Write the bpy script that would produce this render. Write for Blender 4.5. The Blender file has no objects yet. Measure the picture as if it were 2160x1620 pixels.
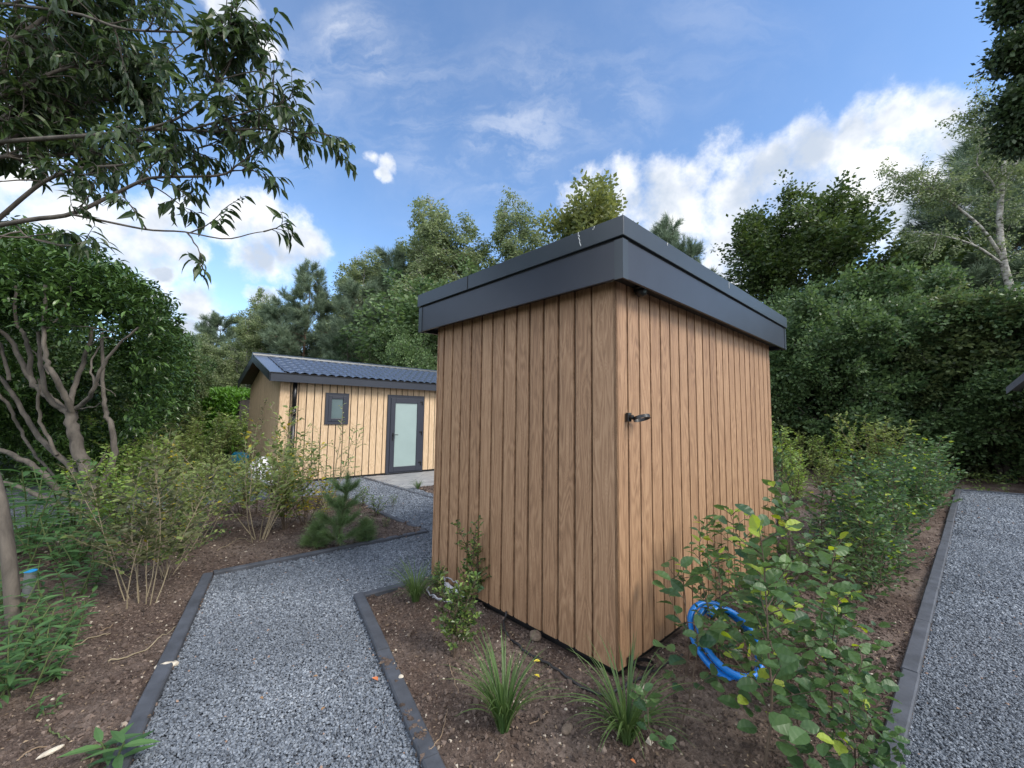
import bpy, math, random
import numpy as np
from mathutils import Vector, Matrix
R_ = math.radians
sc = bpy.context.scene
COL = sc.collection
# ------------------------------------------------------------------ camera
W, H, FP, PITCH, ROLL, CH = 2160, 1620, 872.94, 0.0809, 0.0128, 1.6
_f = np.array([0, math.cos(PITCH), math.sin(PITCH)]); _r = np.array([1., 0, 0]); _u = np.cross(_r, _f)
CR = math.cos(ROLL)*_r+math.sin(ROLL)*_u; CU = -math.sin(ROLL)*_r+math.cos(ROLL)*_u; CF = _f
CC = np.array([0, 0, CH])
cd = bpy.data.cameras.new('camera'); cam = bpy.data.objects.new('camera', cd); COL.objects.link(cam)
cd.lens = 36*FP/W; cd.sensor_width = 36; cd.clip_start = .05; cd.clip_end = 2000
M = Matrix.Identity(4)
for i in range(3):
    M[i][0] = CR[i]; M[i][1] = CU[i]; M[i][2] = -CF[i]; M[i][3] = CC[i]
cam.matrix_world = M
sc.camera = cam
def ray(px, py): return CF*FP+CR*(px-W/2)+CU*(H/2-py)
def gp(px, py, z=0.):
    d = ray(px, py); t = (z-CC[2])/d[2]; return (CC+t*d)[:2]
def wp(px, py, dep):                      # point seen at px,py at forward distance dep
    return CC+ray(px, py)*dep/FP
def sdir(px, py):
    d = ray(px, py); return d/np.linalg.norm(d)
# ------------------------------------------------------------------ view, world, sun
sc.render.engine = 'CYCLES'
sc.view_settings.view_transform = 'Standard'; sc.view_settings.look = 'None'
sc.view_settings.gamma = 1; sc.view_settings.exposure = 1.18
sc.cycles.max_bounces = 6; sc.cycles.transparent_max_bounces = 6
SUN_AZ = math.atan2(.86, -.5); SUN_EL = R_(42)
wd = bpy.data.worlds.new('World'); sc.world = wd; wd.use_nodes = True
nt = wd.node_tree; nt.nodes.clear(); N = nt.nodes.new; Lk = nt.links.new
out = N('ShaderNodeOutputWorld')
sky = N('ShaderNodeTexSky'); sky.sky_type = 'NISHITA'; sky.sun_disc = False
sky.sun_elevation = SUN_EL; sky.sun_rotation = SUN_AZ; sky.air_density = 1.0; sky.dust_density = .25; sky.ozone_density = 3.5
def mth(op, a, b=None, c=None, clamp=False):
    n = N('ShaderNodeMath'); n.operation = op; n.use_clamp = clamp
    for i, v in enumerate((a, b, c)):
        if v is None: continue
        if isinstance(v, (int, float)): n.inputs[i].default_value = v
        else: Lk(v, n.inputs[i])
    return n.outputs[0]
def vm(op, a, b=None, s=None):
    n = N('ShaderNodeVectorMath'); n.operation = op
    for i, v in enumerate((a, b)):
        if v is None: continue
        if isinstance(v, (tuple, list, np.ndarray)): n.inputs[i].default_value = tuple(float(x) for x in v)
        else: Lk(v, n.inputs[i])
    if s is not None: n.inputs['Scale'].default_value = s
    return n.outputs['Value'] if op in ('LENGTH', 'DISTANCE', 'DOT_PRODUCT') else n.outputs[0]
def noise(vec, scale, detail=5, rough=.55, dist=0.):
    n = N('ShaderNodeTexNoise'); n.inputs['Scale'].default_value = scale; n.inputs['Detail'].default_value = detail
    n.inputs['Roughness'].default_value = rough; n.inputs['Distortion'].default_value = dist; Lk(vec, n.inputs['Vector']); return n
def maprange(v, a, b, c=0., d=1., smooth=True):
    n = N('ShaderNodeMapRange'); n.interpolation_type = 'SMOOTHSTEP' if smooth else 'LINEAR'
    for k, x in zip((1, 2, 3, 4), (a, b, c, d)): n.inputs[k].default_value = x
    Lk(v, n.inputs[0]); return n.outputs[0]
tc = N('ShaderNodeTexCoord'); D0 = vm('NORMALIZE', tc.outputs['Generated'])
n1 = noise(D0, 5., 6, .6)
dd = vm('SUBTRACT', n1.outputs['Color'], (.5, .5, .5)); dd = vm('SCALE', dd, s=.11); D1 = vm('ADD', D0, dd)
BL = [(1250, 420, 60), (1330, 400, 75), (1400, 370, 60), (1480, 365, 75), (1420, 450, 120), (1560, 400, 110), (1620, 350, 70), (1700, 330, 90),
      (1700, 450, 150), (1800, 290, 75), (1830, 400, 160), (1900, 270, 80), (1990, 250, 80), (2050, 300, 120), (2000, 420, 160), (1980, 540, 120),
      (2180, 280, 120), (1560, 520, 120),
      (505, 20, 70), (545, 80, 45), (470, -60, 90), (786, 345, 20), (820, 360, 25), (812, 384, 19),
      (500, 450, 75), (560, 470, 70), (600, 520, 80), (640, 530, 55), (540, 540, 60),
      (330, 450, 90), (240, 480, 120), (300, 520, 120), (130, 440, 120), (380, 530, 60), (60, 380, 90), (-60, 480, 200),
      (340, 590, 40), (420, 650, 60), (390, 700, 60), (460, 690, 45), (540, 625, 30), (330, 680, 80), (20, 250, 90)]
acc = None
for (x, y, r) in BL:
    c = sdir(x, y); rr = .5*(np.linalg.norm(sdir(x+r, y)-c)+np.linalg.norm(sdir(x, y+r)-c))
    m = mth('MULTIPLY_ADD', vm('DISTANCE', D1, c), -1./rr, 1.)
    acc = m if acc is None else mth('MAXIMUM', acc, m)
# unseen rest of the sky: added broken cumulus, thickened for extra ambient light
n2 = noise(D1, 2.1, 3, .5)
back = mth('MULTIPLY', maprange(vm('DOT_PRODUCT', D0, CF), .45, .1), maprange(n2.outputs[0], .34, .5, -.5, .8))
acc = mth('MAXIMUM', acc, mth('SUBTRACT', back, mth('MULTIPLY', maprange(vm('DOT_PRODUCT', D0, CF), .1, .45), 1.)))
fb = noise(D0, 13., 10, .62)
dens = maprange(mth('ADD', acc, mth('MULTIPLY', mth('SUBTRACT', fb.outputs[0], .5), 1.9)), -.12, .78)
# thin high cirrus
sm = N('ShaderNodeMapping'); sm.inputs['Rotation'].default_value = (0, R_(38), R_(25)); sm.inputs['Scale'].default_value = (1.2, 5., 5.)
Lk(D1, sm.inputs['Vector']); ci = noise(sm.outputs[0], 2.6, 7, .62, .6)
cm = None
for (x, y, r, k) in [(1130, 240, 170, 1.), (1300, 230, 120, .9), (1080, 350, 110, 1.), (880, 220, 200, .6), (760, 90, 90, 1.3), (700, 60, 60, 1.2), (640, 150, 120, .9), (930, 330, 200, .5), (1500, 60, 300, .35), (560, 250, 200, .8)]:
    c = sdir(x, y); rr = np.linalg.norm(sdir(x+r, y)-c)
    m = mth('MULTIPLY', mth('MULTIPLY_ADD', vm('DISTANCE', D1, c), -1./rr, 1., clamp=True), k)
    cm = m if cm is None else mth('ADD', cm, m)
cir = mth('MULTIPLY', maprange(ci.outputs[0], .40, .72), cm)
veil = maprange(noise(D0, 3.2, 6, .6).outputs[0], .35, .75, .0, .05)
dens = mth('ADD', mth('MAXIMUM', dens, mth('MULTIPLY', cir, .30, clamp=True)), veil, clamp=True)
shade = noise(D0, 7., 5, .55)
sh = mth('MULTIPLY', maprange(acc, .10, .6), maprange(shade.outputs[0], .30, .62), clamp=True)
cc = N('ShaderNodeMix'); cc.data_type = 'RGBA'; Lk(sh, cc.inputs[0])
cc.inputs[6].default_value = (1, 1, 1, 1); cc.inputs[7].default_value = (.50, .57, .68, 1)
b1 = N('ShaderNodeBackground'); b1.inputs[1].default_value = .115
gam = N('ShaderNodeHueSaturation'); gam.inputs['Saturation'].default_value = 1.04; Lk(sky.outputs[0], gam.inputs['Color'])
Lk(gam.outputs[0], b1.inputs[0])
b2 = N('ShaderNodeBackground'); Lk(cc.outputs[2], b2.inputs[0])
Lk(maprange(vm('DOT_PRODUCT', D0, CF), .35, -.1, .56, 1.15), b2.inputs[1])   # unseen clouds behind the camera brightened to add fill on shaded faces
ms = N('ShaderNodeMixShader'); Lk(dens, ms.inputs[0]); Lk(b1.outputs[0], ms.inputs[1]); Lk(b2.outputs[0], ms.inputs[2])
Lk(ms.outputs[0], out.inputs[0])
sl = bpy.data.lights.new('sun', 'SUN'); sl.energy = 1.5; sl.angle = R_(22); sl.color = (1, .93, .82)
so = bpy.data.objects.new('sun', sl); COL.objects.link(so)
sv = Vector((math.sin(SUN_AZ)*math.cos(SUN_EL), math.cos(SUN_AZ)*math.cos(SUN_EL), math.sin(SUN_EL)))
so.rotation_euler = sv.to_track_quat('Z', 'Y').to_euler()
# ------------------------------------------------------------------ materials
class Mt:
    def __init__(s, name):
        s.m = bpy.data.materials.new(name); s.m.use_nodes = True; s.t = s.m.node_tree; s.t.nodes.clear()
        s.o = s.n('ShaderNodeOutputMaterial'); s.b = s.n('ShaderNodeBsdfPrincipled'); s.l(s.b.outputs[0], s.o.inputs[0])
    def n(s, t, **k):
        x = s.t.nodes.new(t)
        for a, b in k.items(): setattr(x, a, b)
        return x
    def l(s, a, b): s.t.links.new(a, b)
    def co(s, scale=(1, 1, 1), kind='Object'):
        c = s.n('ShaderNodeTexCoord'); m = s.n('ShaderNodeMapping'); m.inputs['Scale'].default_value = scale
        s.l(c.outputs[kind], m.inputs[0]); return m.outputs[0]
    def noise(s, v, sc_=5, det=5, ro=.55, di=0.):
        x = s.n('ShaderNodeTexNoise'); x.inputs['Scale'].default_value = sc_; x.inputs['Detail'].default_value = det
        x.inputs['Roughness'].default_value = ro; x.inputs['Distortion'].default_value = di; s.l(v, x.inputs['Vector']); return x.outputs[0]
    def ramp(s, v, stops):
        x = s.n('ShaderNodeValToRGB'); r = x.color_ramp
        while len(r.elements) < len(stops): r.elements.new(.5)
        for e, (p, c) in zip(r.elements, stops): e.position = p; e.color = (*c, 1) if len(c) == 3 else c
        s.l(v, x.inputs[0]); return x.outputs[0]
    def math(s, op, a, b=None, clamp=False):
        x = s.n('ShaderNodeMath', operation=op, use_clamp=clamp)
        for i, v in enumerate((a, b)):
            if v is None: continue
            if isinstance(v, (int, float)): x.inputs[i].default_value = v
            else: s.l(v, x.inputs[i])
        return x.outputs[0]
    def mix(s, f, a, b, mode='MIX'):
        x = s.n('ShaderNodeMix', data_type='RGBA', blend_type=mode)
        for i, v in ((0, f), (6, a), (7, b)):
            if isinstance(v, (int, float)): x.inputs[i].default_value = v
            elif isinstance(v, tuple): x.inputs[i].default_value = (*v, 1) if len(v) == 3 else v
            else: s.l(v, x.inputs[i])
        return x.outputs[2]
    def attr(s, name):
        x = s.n('ShaderNodeAttribute'); x.attribute_name = name; return x
    def base(s, v):
        if isinstance(v, tuple): s.b.inputs['Base Color'].default_value = (*v, 1)
        else: s.l(v, s.b.inputs['Base Color'])
    def bump(s, h, st=.3, d=.01):
        x = s.n('ShaderNodeBump'); x.inputs['Strength'].default_value = st; x.inputs['Distance'].default_value = d
        s.l(h, x.inputs['Height']); s.l(x.outputs[0], s.b.inputs['Normal'])
    def rough(s, v):
        if isinstance(v, float): s.b.inputs['Roughness'].default_value = v
        else: s.l(v, s.b.inputs['Roughness'])
def m_simple(name, c, ro=.5, metal=0., var=.15, sc_=8, bump=.1):
    m = Mt(name); v = m.noise(m.co(), sc_, 6, .6)
    m.base(m.ramp(v, [(.3, tuple(x*(1-var) for x in c)), (.7, tuple(min(1, x*(1+var)) for x in c))]))
    m.rough(ro); m.b.inputs['Metallic'].default_value = metal
    if bump: m.bump(m.noise(m.co(), sc_*8, 4), bump, .004)
    return m.m
def m_wood(name, dark, mid, light, gs=1.):
    m = Mt(name); u = m.attr('bu').outputs['Fac']; bd = m.attr('board').outputs['Fac']
    g = m.n('ShaderNodeTexCoord'); sp = m.n('ShaderNodeSeparateXYZ'); m.l(g.outputs['Object'], sp.inputs[0])
    def vec(a, b, c):
        x = m.n('ShaderNodeCombineXYZ'); m.l(m.math('MULTIPLY', u, a), x.inputs[0]); m.l(m.math('MULTIPLY', sp.outputs[2], b), x.inputs[1]); m.l(m.math('MULTIPLY', bd, c), x.inputs[2]); return x.outputs[0]
    wide = m.noise(vec(8*gs, .95*gs, 31.), 1., 2, .45, .25)
    rings = m.math('SINE', m.math('MULTIPLY', wide, 88.))
    ringf = m.math('SINE', m.math('MULTIPLY', m.noise(vec(13*gs, 1.6*gs, 17.), 1., 3, .5, .4), 150.))
    fib = m.noise(vec(190., 3.2, 11.), 1., 4, .7)
    fl = m.noise(vec(55., 1.1, 23.), 1., 3, .6)
    tone = m.math('MULTIPLY', m.math('SUBTRACT', m.noise(vec(0., .12, 77.), 1., 1), .5), .55)
    s1 = m.math('ADD', m.math('MULTIPLY', rings, .10), m.math('MULTIPLY', ringf, .05))
    s1 = m.math('ADD', s1, m.math('MULTIPLY', m.math('SUBTRACT', fib, .5), .38))
    s1 = m.math('ADD', s1, m.math('MULTIPLY', m.math('SUBTRACT', fl, .5), .58))
    s1 = m.math('ADD', s1, m.math('ADD', tone, .5))
    m.base(m.ramp(s1, [(.12, dark), (.5, mid), (.88, light)]))
    m.rough(.52); m.b.inputs['Specular IOR Level'].default_value = .35
    m.bump(m.math('ADD', m.math('MULTIPLY', fib, .6), m.math('MULTIPLY', rings, .10)), .35, .0015)
    return m.m
def m_leaf(name, c0, c1, ro=.45, tr=.3, spec=.4, trc=None):
    m = Mt(name); t = m.attr('tint').outputs['Fac']
    col = m.mix(m.math('MULTIPLY', t, 1., clamp=True), c0, c1)
    m.base(col); m.rough(ro); m.b.inputs['Specular IOR Level'].default_value = spec
    tl = m.n('ShaderNodeBsdfTranslucent')
    hs = m.n('ShaderNodeHueSaturation'); hs.inputs['Value'].default_value = 1.5; hs.inputs['Hue'].default_value = .485; hs.inputs['Saturation'].default_value = 1.15
    m.l(col, hs.inputs['Color']); m.l(hs.outputs[0], tl.inputs[0])
    x = m.n('ShaderNodeMixShader'); x.inputs[0].default_value = tr
    m.l(m.b.outputs[0], x.inputs[1]); m.l(tl.outputs[0], x.inputs[2]); m.l(x.outputs[0], m.o.inputs[0])
    return m.m
def m_bark(name, a, b, birch=False, sc_=9):
    m = Mt(name); v = m.noise(m.co((1, 1, .35) if not birch else (1, 1, 2.2)), sc_, 7, .65, .3)
    if birch: m.base(m.ramp(v, [(.36, (.02, .018, .016)), (.45, a), (.7, b)]))
    else: m.base(m.ramp(v, [(.3, a), (.7, b)]))
    m.rough(.85); m.bump(v, .6, .02); return m.m
MT = {}
MT['wood'] = m_wood('composite_wood', (.135, .072, .040), (.315, .186, .106), (.49, .315, .19))
MT['wood_pale'] = m_wood('pale_composite_wood', (.38, .26, .15), (.60, .43, .27), (.74, .57, .39), .8)
MT['dark_metal'] = m_simple('anthracite_metal', (.022, .027, .040), .36, .0, .12, 2.5, .03)
MT['trim_metal'] = m_simple('coping_metal', (.032, .042, .052), .34, .1, .12, 2.5, .03)
MT['roof_metal'] = m_simple('glazed_roof_metal', (.10, .125, .175), .24, .45, .1, 3, 0)
MT['window_frame'] = m_simple('slate_blue_pvc', (.026, .030, .045), .45, 0, .05, 5, 0)
MT['black'] = m_simple('black_plastic', (.008, .008, .009), .35, 0, .2, 20, 0)
MT['matt_black'] = m_simple('matt_black', (.006, .006, .007), .8, 0, .2, 20, 0)
MT['steel'] = m_simple('worn_bright_metal', (.5, .5, .52), .3, .8, .1, 20, 0)
MT['soffit'] = m_simple('soffit_board', (.018, .017, .017), .6, 0, .2, 10, 0)
MT['soffit_brown'] = m_simple('brown_soffit', (.09, .055, .035), .6, 0, .2, 10, 0)
MT['frost'] = m_simple('frosted_glass', (.30, .385, .375), .22, 0, .06, 1.5, 0)
MT['frost_dark'] = m_simple('dim_frosted_glass', (.085, .125, .13), .15, 0, .2, 1.5, 0)
MT['spot'] = m_simple('spot_rim', (.28, .27, .2), .35, .2, .2, 30, 0)
MT['kerb'] = m_simple('dark_concrete_kerb', (.060, .066, .080), .75, 0, .35, 6, .5)
MT['white_drip'] = m_simple('white_deposit', (.7, .7, .68), .7, 0, .1, 30, 0)
MT['blue'] = m_simple('blue_duct', (.008, .21, .72), .35, 0, .15, 15, 0)
MT['blue_cap'] = m_simple('blue_cap', (.02, .28, .62), .4, 0, .1, 15, 0)
MT['teal'] = m_simple('teal_plastic', (.005, .24, .38), .45, 0, .3, 8, 0)
MT['pvc'] = m_simple('grey_pvc', (.20, .21, .215), .4, 0, .15, 12, 0)
MT['cable_grey'] = m_simple('grey_cable', (.38, .38, .42), .4, 0, .1, 20, 0)
MT['plastic_white'] = m_simple('white_film', (.72, .72, .76), .35, 0, .08, 20, .5)
MT['cable_black'] = m_simple('dark_cable', (.022, .021, .022), .55, 0, .4, 10, .2)
MT['stone'] = m_simple('pale_stone', (.55, .49, .40), .85, 0, .4, 25, .8)
MT['stone_brown'] = m_simple('brown_stone', (.16, .12, .09), .9, 0, .4, 25, .8)
MT['twig'] = m_simple('dry_twig', (.24, .17, .11), .85, 0, .3, 25, .4)
MT['deadleaf'] = m_simple('orange_leaf', (.52, .17, .06), .7, 0, .3, 25, .2)
MT['yellowleaf'] = m_simple('yellow_leaf', (.62, .50, .04), .7, 0, .2, 25, .2)
MT['dryleaf'] = m_simple('dry_leaf', (.27, .16, .08), .8, 0, .3, 25, .2)
MT['bark'] = m_bark('grey_bark', (.045, .038, .031), (.15, .128, .105))
MT['bark_dark'] = m_bark('dark_bark', (.016, .014, .012), (.055, .047, .040))
MT['bark_pine'] = m_bark('pine_bark', (.05, .032, .022), (.17, .10, .065))
MT['bark_birch'] = m_bark('birch_bark', (.30, .28, .25), (.62, .60, .56), True, 5)
MT['bark_pale'] = m_bark('pale_ringed_bark', (.10, .088, .075), (.27, .245, .215), True, 9)
MT['stem'] = m_bark('brown_stem', (.055, .038, .026), (.14, .10, .07))
MT['stem_pale'] = m_bark('pale_stem', (.20, .16, .10), (.36, .30, .20))
MT['stem_green'] = m_bark('green_stem', (.05, .08, .025), (.12, .15, .05))
L_ = dict(
    cherry=((.024, .048, .020), (.080, .125, .038), .38, .30), laurel=((.018, .045, .014), (.110, .195, .050), .25, .18),
    beech=((.028, .068, .032), (.115, .200, .065), .42, .35), beech_new=((.16, .27, .04), (.42, .50, .08), .5, .45),
    birch=((.100, .145, .062), (.300, .355, .170), .5, .3), pine=((.070, .112, .068), (.200, .262, .165), .55, .1),
    oak=((.024, .052, .016), (.10, .145, .042), .45, .25), maple=((.10, .135, .045), (.25, .275, .10), .5, .4),
    spruce=((.012, .035, .012), (.04, .085, .025), .55, .1), hazel=((.030, .068, .028), (.145, .220, .085), .45, .3), hazel_olive=((.036, .066, .024), (.155, .190, .075), .45, .3),
    shrub=((.075, .120, .036), (.270, .335, .105), .5, .35), shrub_brown=((.045, .055, .024), (.135, .150, .058), .5, .35),
    bright=((.09, .18, .04), (.31, .42, .11), .45, .35), hedge=((.035, .10, .012), (.13, .28, .035), .4, .25),
    willow=((.15, .20, .08), (.36, .40, .17), .5, .4), yellow=((.24, .24, .035), (.58, .46, .05), .5, .4),
    herb=((.040, .100, .038), (.12, .23, .075), .5, .35), grass=((.035, .085, .025), (.15, .225, .075), .45, .35),
    holly=((.030, .065, .022), (.150, .21, .05), .28, .2), seedpine=((.07, .13, .05), (.20, .29, .11), .5, .2),
    dark=((.018, .036, .015), (.055, .090, .032), .5, .2), orange=((.45, .20, .03), (.60, .36, .05), .5, .4))
for k, (a, b, ro, tr) in L_.items(): MT['L_'+k] = m_leaf(k+'_leaf', a, b, ro, tr)
# soil
m = Mt('soil'); cg = m.co()
nA = m.noise(cg, 1.3, 5, .6); nB = m.noise(cg, 38, 8, .72); nC = m.noise(cg, 150, 5, .7)
c1 = m.ramp(nB, [(.28, (.030, .020, .017)), (.5, (.092, .064, .052)), (.68, (.175, .130, .108)), (.82, (.32, .25, .21))])
c2 = m.ramp(nB, [(.28, (.085, .064, .054)), (.55, (.20, .155, .130)), (.8, (.32, .26, .22))])
cs = m.mix(m.ramp(nA, [(.42, (0, 0, 0)), (.62, (1, 1, 1))]), c1, c2)
gA = m.attr('grn').outputs['Fac']
c3 = m.ramp(nB, [(.3, (.012, .020, .008)), (.55, (.035, .060, .018)), (.75, (.08, .10, .04))])
m.base(m.mix(gA, cs, c3)); m.rough(.95); m.b.inputs['Specular IOR Level'].default_value = .15
m.bump(m.math('ADD', nB, m.math('MULTIPLY', nC, .4)), .9, .02); MT['soil'] = m.m
# gravel bed under the loose chips
m = Mt('gravel_bed'); cg = m.co(); vo = m.n('ShaderNodeTexVoronoi'); vo.inputs['Scale'].default_value = 70; m.l(cg, vo.inputs['Vector'])
vr = m.n('ShaderNodeSeparateColor'); m.l(vo.outputs['Color'], vr.inputs[0])
col = m.ramp(vr.outputs[0], [(0, (.04, .045, .055)), (.4, (.13, .145, .17)), (.8, (.26, .29, .33)), (1, (.42, .45, .50))])
m.base(m.mix(m.ramp(vo.outputs['Distance'], [(.25, (0, 0, 0)), (.75, (1, 1, 1))]), col, (.02, .022, .03)))
m.rough(.8); m.bump(vo.outputs['Distance'], -.9, .012); MT['gravel'] = m.m
m = Mt('gravel_chip'); t = m.attr('tint').outputs['Fac']
m.base(m.ramp(t, [(0, (.045, .053, .068)), (.35, (.125, .143, .170)), (.75, (.235, .262, .300)), (.95, (.36, .39, .43)), (1, (.30, .20, .15))])); m.rough(.7); MT['chip'] = m.m
m = Mt('soil_clod'); t = m.attr('tint').outputs['Fac']
m.base(m.ramp(t, [(0, (.035, .024, .019)), (.5, (.105, .075, .060)), (.85, (.20, .15, .122)), (.96, (.34, .28, .22)), (1, (.5, .44, .36))])); m.rough(.95); MT['clod'] = m.m
m = Mt('paving'); br = m.n('ShaderNodeTexBrick'); br.offset = 0; br.inputs['Scale'].default_value = 1; br.inputs['Brick Width'].default_value = .6; br.inputs['Row Height'].default_value = .6
br.inputs['Mortar Size'].default_value = .004; m.l(m.co(), br.inputs['Vector'])
nn = m.noise(m.co((1, 3, 1)), 3, 7, .65, .5)
m.base(m.mix(br.outputs['Fac'], m.ramp(nn, [(.32, (.15, .155, .165)), (.5, (.27, .275, .28)), (.7, (.42, .415, .40))]), (.05, .05, .05))); m.rough(.6); MT['paving'] = m.m
# ------------------------------------------------------------------ object helpers
def tag(o, label=None, cat=None, group=None, kind=None):
    for k, v in (('label', label), ('category', cat), ('group', group), ('kind', kind)):
        if v: o[k] = v
    return o
def empty(name, loc, label, cat, group=None, rz=0, s=1.):
    o = bpy.data.objects.new(name, None); o.empty_display_size = .2; COL.objects.link(o)
    o.location = tuple(float(x) for x in loc); o.rotation_euler = (0, 0, rz); o.scale = (s, s, s)
    return tag(o, label, cat, group)
def np_mesh(name, V, Fl, Fs, mat, parent=None, attrs=None, smooth=False):
    """V (n,3); Fl flat loop vertex indices; Fs loop starts"""
    me = bpy.data.meshes.new(name); V = np.ascontiguousarray(V, dtype=np.float32); Fl = np.asarray(Fl, np.int32); Fs = np.asarray(Fs, np.int32)
    me.vertices.add(len(V)); me.vertices.foreach_set('co', V.ravel())
    me.loops.add(len(Fl)); me.loops.foreach_set('vertex_index', Fl)
    me.polygons.add(len(Fs)); me.polygons.foreach_set('loop_start', Fs)
    tot = np.diff(np.append(Fs, len(Fl))).astype(np.int32); me.polygons.foreach_set('loop_total', tot)
    for k, v in (attrs or {}).items():
        a = me.attributes.new(k, 'FLOAT', 'POINT'); a.data.foreach_set('value', np.asarray(v, np.float32))
    me.update(calc_edges=True); me.validate()
    me.polygons.foreach_set('use_smooth', np.full(len(me.polygons), smooth))
    if mat: me.materials.append(mat)
    o = bpy.data.objects.new(name, me); COL.objects.link(o); o.parent = parent
    return o
class MB:
    def __init__(s): s.v = []; s.f = []; s.bu = []; s.bd = []
    def add(s, vs, fs, bu=None, bd=0.):
        k = len(s.v); s.v += [tuple(float(c) for c in v) for v in vs]; s.f += [tuple(k+i for i in f) for f in fs]
        s.bu += list(bu) if bu is not None else [0.]*len(vs); s.bd += [bd]*len(vs)
    def box(s, x0, x1, y0, y1, z0, z1, fr=None):
        vs = [(x, y, z) for z in (z0, z1) for y in (y0, y1) for x in (x0, x1)]
        if fr: vs = [fr(*v) for v in vs]
        s.add(vs, [(0, 2, 3, 1), (4, 5, 7, 6), (0, 1, 5, 4), (2, 6, 7, 3), (0, 4, 6, 2), (1, 3, 7, 5)])
    def prism(s, poly, z0, z1, fr=None, bu=None, bd=0.):
        n = len(poly); vs = [(x, y, z0) for x, y in poly]+[(x, y, z1) for x, y in poly]
        if fr: vs = [fr(*v) for v in vs]
        s.add(vs, [tuple(range(n))[::-1], tuple(range(n, 2*n))]+[(i, (i+1) % n, n+(i+1) % n, n+i) for i in range(n)], bu+bu if bu else None, bd)
    def tube(s, pts, rad, k=10, cap=True):
        V, F = tube_np(np.array(pts, float), np.broadcast_to(np.asarray(rad, float), (len(pts),)), k)
        s.add(V, [tuple(f) for f in F]+([tuple(range(k))[::-1], tuple(range(len(V)-k, len(V)))] if cap else []))
    def build(s, name, mat, parent=None, smooth=False, bevel=0., board=False):
        me = bpy.data.meshes.new(name); me.from_pydata(s.v, [], s.f); me.update()
        me.materials.append(mat)
        if board:
            a = me.attributes.new('bu', 'FLOAT', 'POINT'); a.data.foreach_set('value', s.bu)
            a = me.attributes.new('board', 'FLOAT', 'POINT'); a.data.foreach_set('value', s.bd)
        o = bpy.data.objects.new(name, me); COL.objects.link(o); o.parent = parent
        if smooth: me.polygons.foreach_set('use_smooth', [True]*len(me.polygons))
        if bevel:
            b = o.modifiers.new('bevel', 'BEVEL'); b.width = bevel; b.segments = 2; b.limit_method = 'ANGLE'
        return o
def tube_np(P, rad, k=5):
    n = len(P); T = np.gradient(P, axis=0); T /= np.linalg.norm(T, axis=1)[:, None]+1e-9
    ref = np.array([0, 0, 1.]) if abs(T[0, 2]) < .9 else np.array([1., 0, 0])
    A = np.empty_like(T); a = np.cross(T[0], ref); A[0] = a/(np.linalg.norm(a)+1e-9)
    for i in range(1, n):
        a = A[i-1]-T[i]*(A[i-1]@T[i]); A[i] = a/(np.linalg.norm(a)+1e-9)
    B = np.cross(T, A); th = np.arange(k)*2*np.pi/k
    V = P[:, None]+rad[:, None, None]*(np.cos(th)[None, :, None]*A[:, None]+np.sin(th)[None, :, None]*B[:, None])
    i = np.arange(n-1)[:, None]*k; j = np.arange(k)[None]; j2 = (j+1) % k
    F = np.stack([i+j, i+j2, i+k+j2, i+k+j], -1).reshape(-1, 4)
    return V.reshape(-1, 3), F
class Wood:
    def __init__(s): s.V = []; s.F = []; s.k = 0
    def tube(s, P, r, k=5):
        V, F = tube_np(np.asarray(P, float), np.asarray(r, float), k); s.V.append(V); s.F.append(F+s.k); s.k += len(V)
    def build(s, name, mat, parent):
        V = np.concatenate(s.V); F = np.concatenate(s.F)
        return np_mesh(name, V, F.ravel(), np.arange(len(F))*4, mat, parent, smooth=True)
# leaf templates: verts (along, across, up), polygons, per-vertex tint offset
def T_strip(us, ws, droop=.25, fold=.15, cup=0., pleat=0.):
    V = []; F = []
    for i, (u, w) in enumerate(zip(us, ws)):
        z = -droop*u*u; p = pleat*(1 if i % 2 else -1)
        V += [(u, -w, z+fold*w+p), (u, 0, z), (u, w, z+fold*w+p)]
    for i in range(len(us)-1):
        a = i*3; F += [(a, a+1, a+4, a+3), (a+1, a+2, a+5, a+4)]
    return np.array(V), F, np.zeros(len(V))
def T_rhomb(fold=.08): return np.array([(0, 0, 0), (.5, .30, fold), (1, 0, -.08), (.5, -.30, fold)]), [(0, 1, 2), (0, 2, 3)], np.zeros(4)
def T_spray(n, lf, wd_, seed, spread=.9, droop=0.):
    r = np.random.RandomState(seed); V = []; F = []; t = []
    for i in range(n):
        p = r.uniform(-.5, .5, 3)*spread; p[0] += .2
        d = r.normal(size=3)*.7+np.array([1, 0, -droop]); d /= np.linalg.norm(d)
        nn_ = r.normal(size=3)*.6+np.array([0, 0, 1]); s_ = np.cross(nn_, d); s_ /= np.linalg.norm(s_)
        k = len(V); V += [p, p+d*lf*.5+s_*wd_, p+d*lf, p+d*lf*.5-s_*wd_]; F += [(k, k+1, k+2, k+3)]; t += [r.uniform(-.3, .3)]*4
    return np.array(V), F, np.array(t)
def T_needles(n, w, seed, cone=1.):
    r = np.random.RandomState(seed); V = []; F = []; t = []
    for i in range(n):
        u0 = r.uniform(-.2, .5); d = np.array([.8, *(r.normal(size=2)*cone*.6)]); d /= np.linalg.norm(d)
        s_ = np.cross(d, r.normal(size=3)); s_ /= np.linalg.norm(s_); p = np.array([u0, 0, 0]); l = r.uniform(.4, .7)
        k = len(V); V += [p+s_*w, p-s_*w, p+d*l]; F += [(k, k+1, k+2)]; t += [r.uniform(-.25, .25)]*3
    return np.array(V), F, np.array(t)
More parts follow.
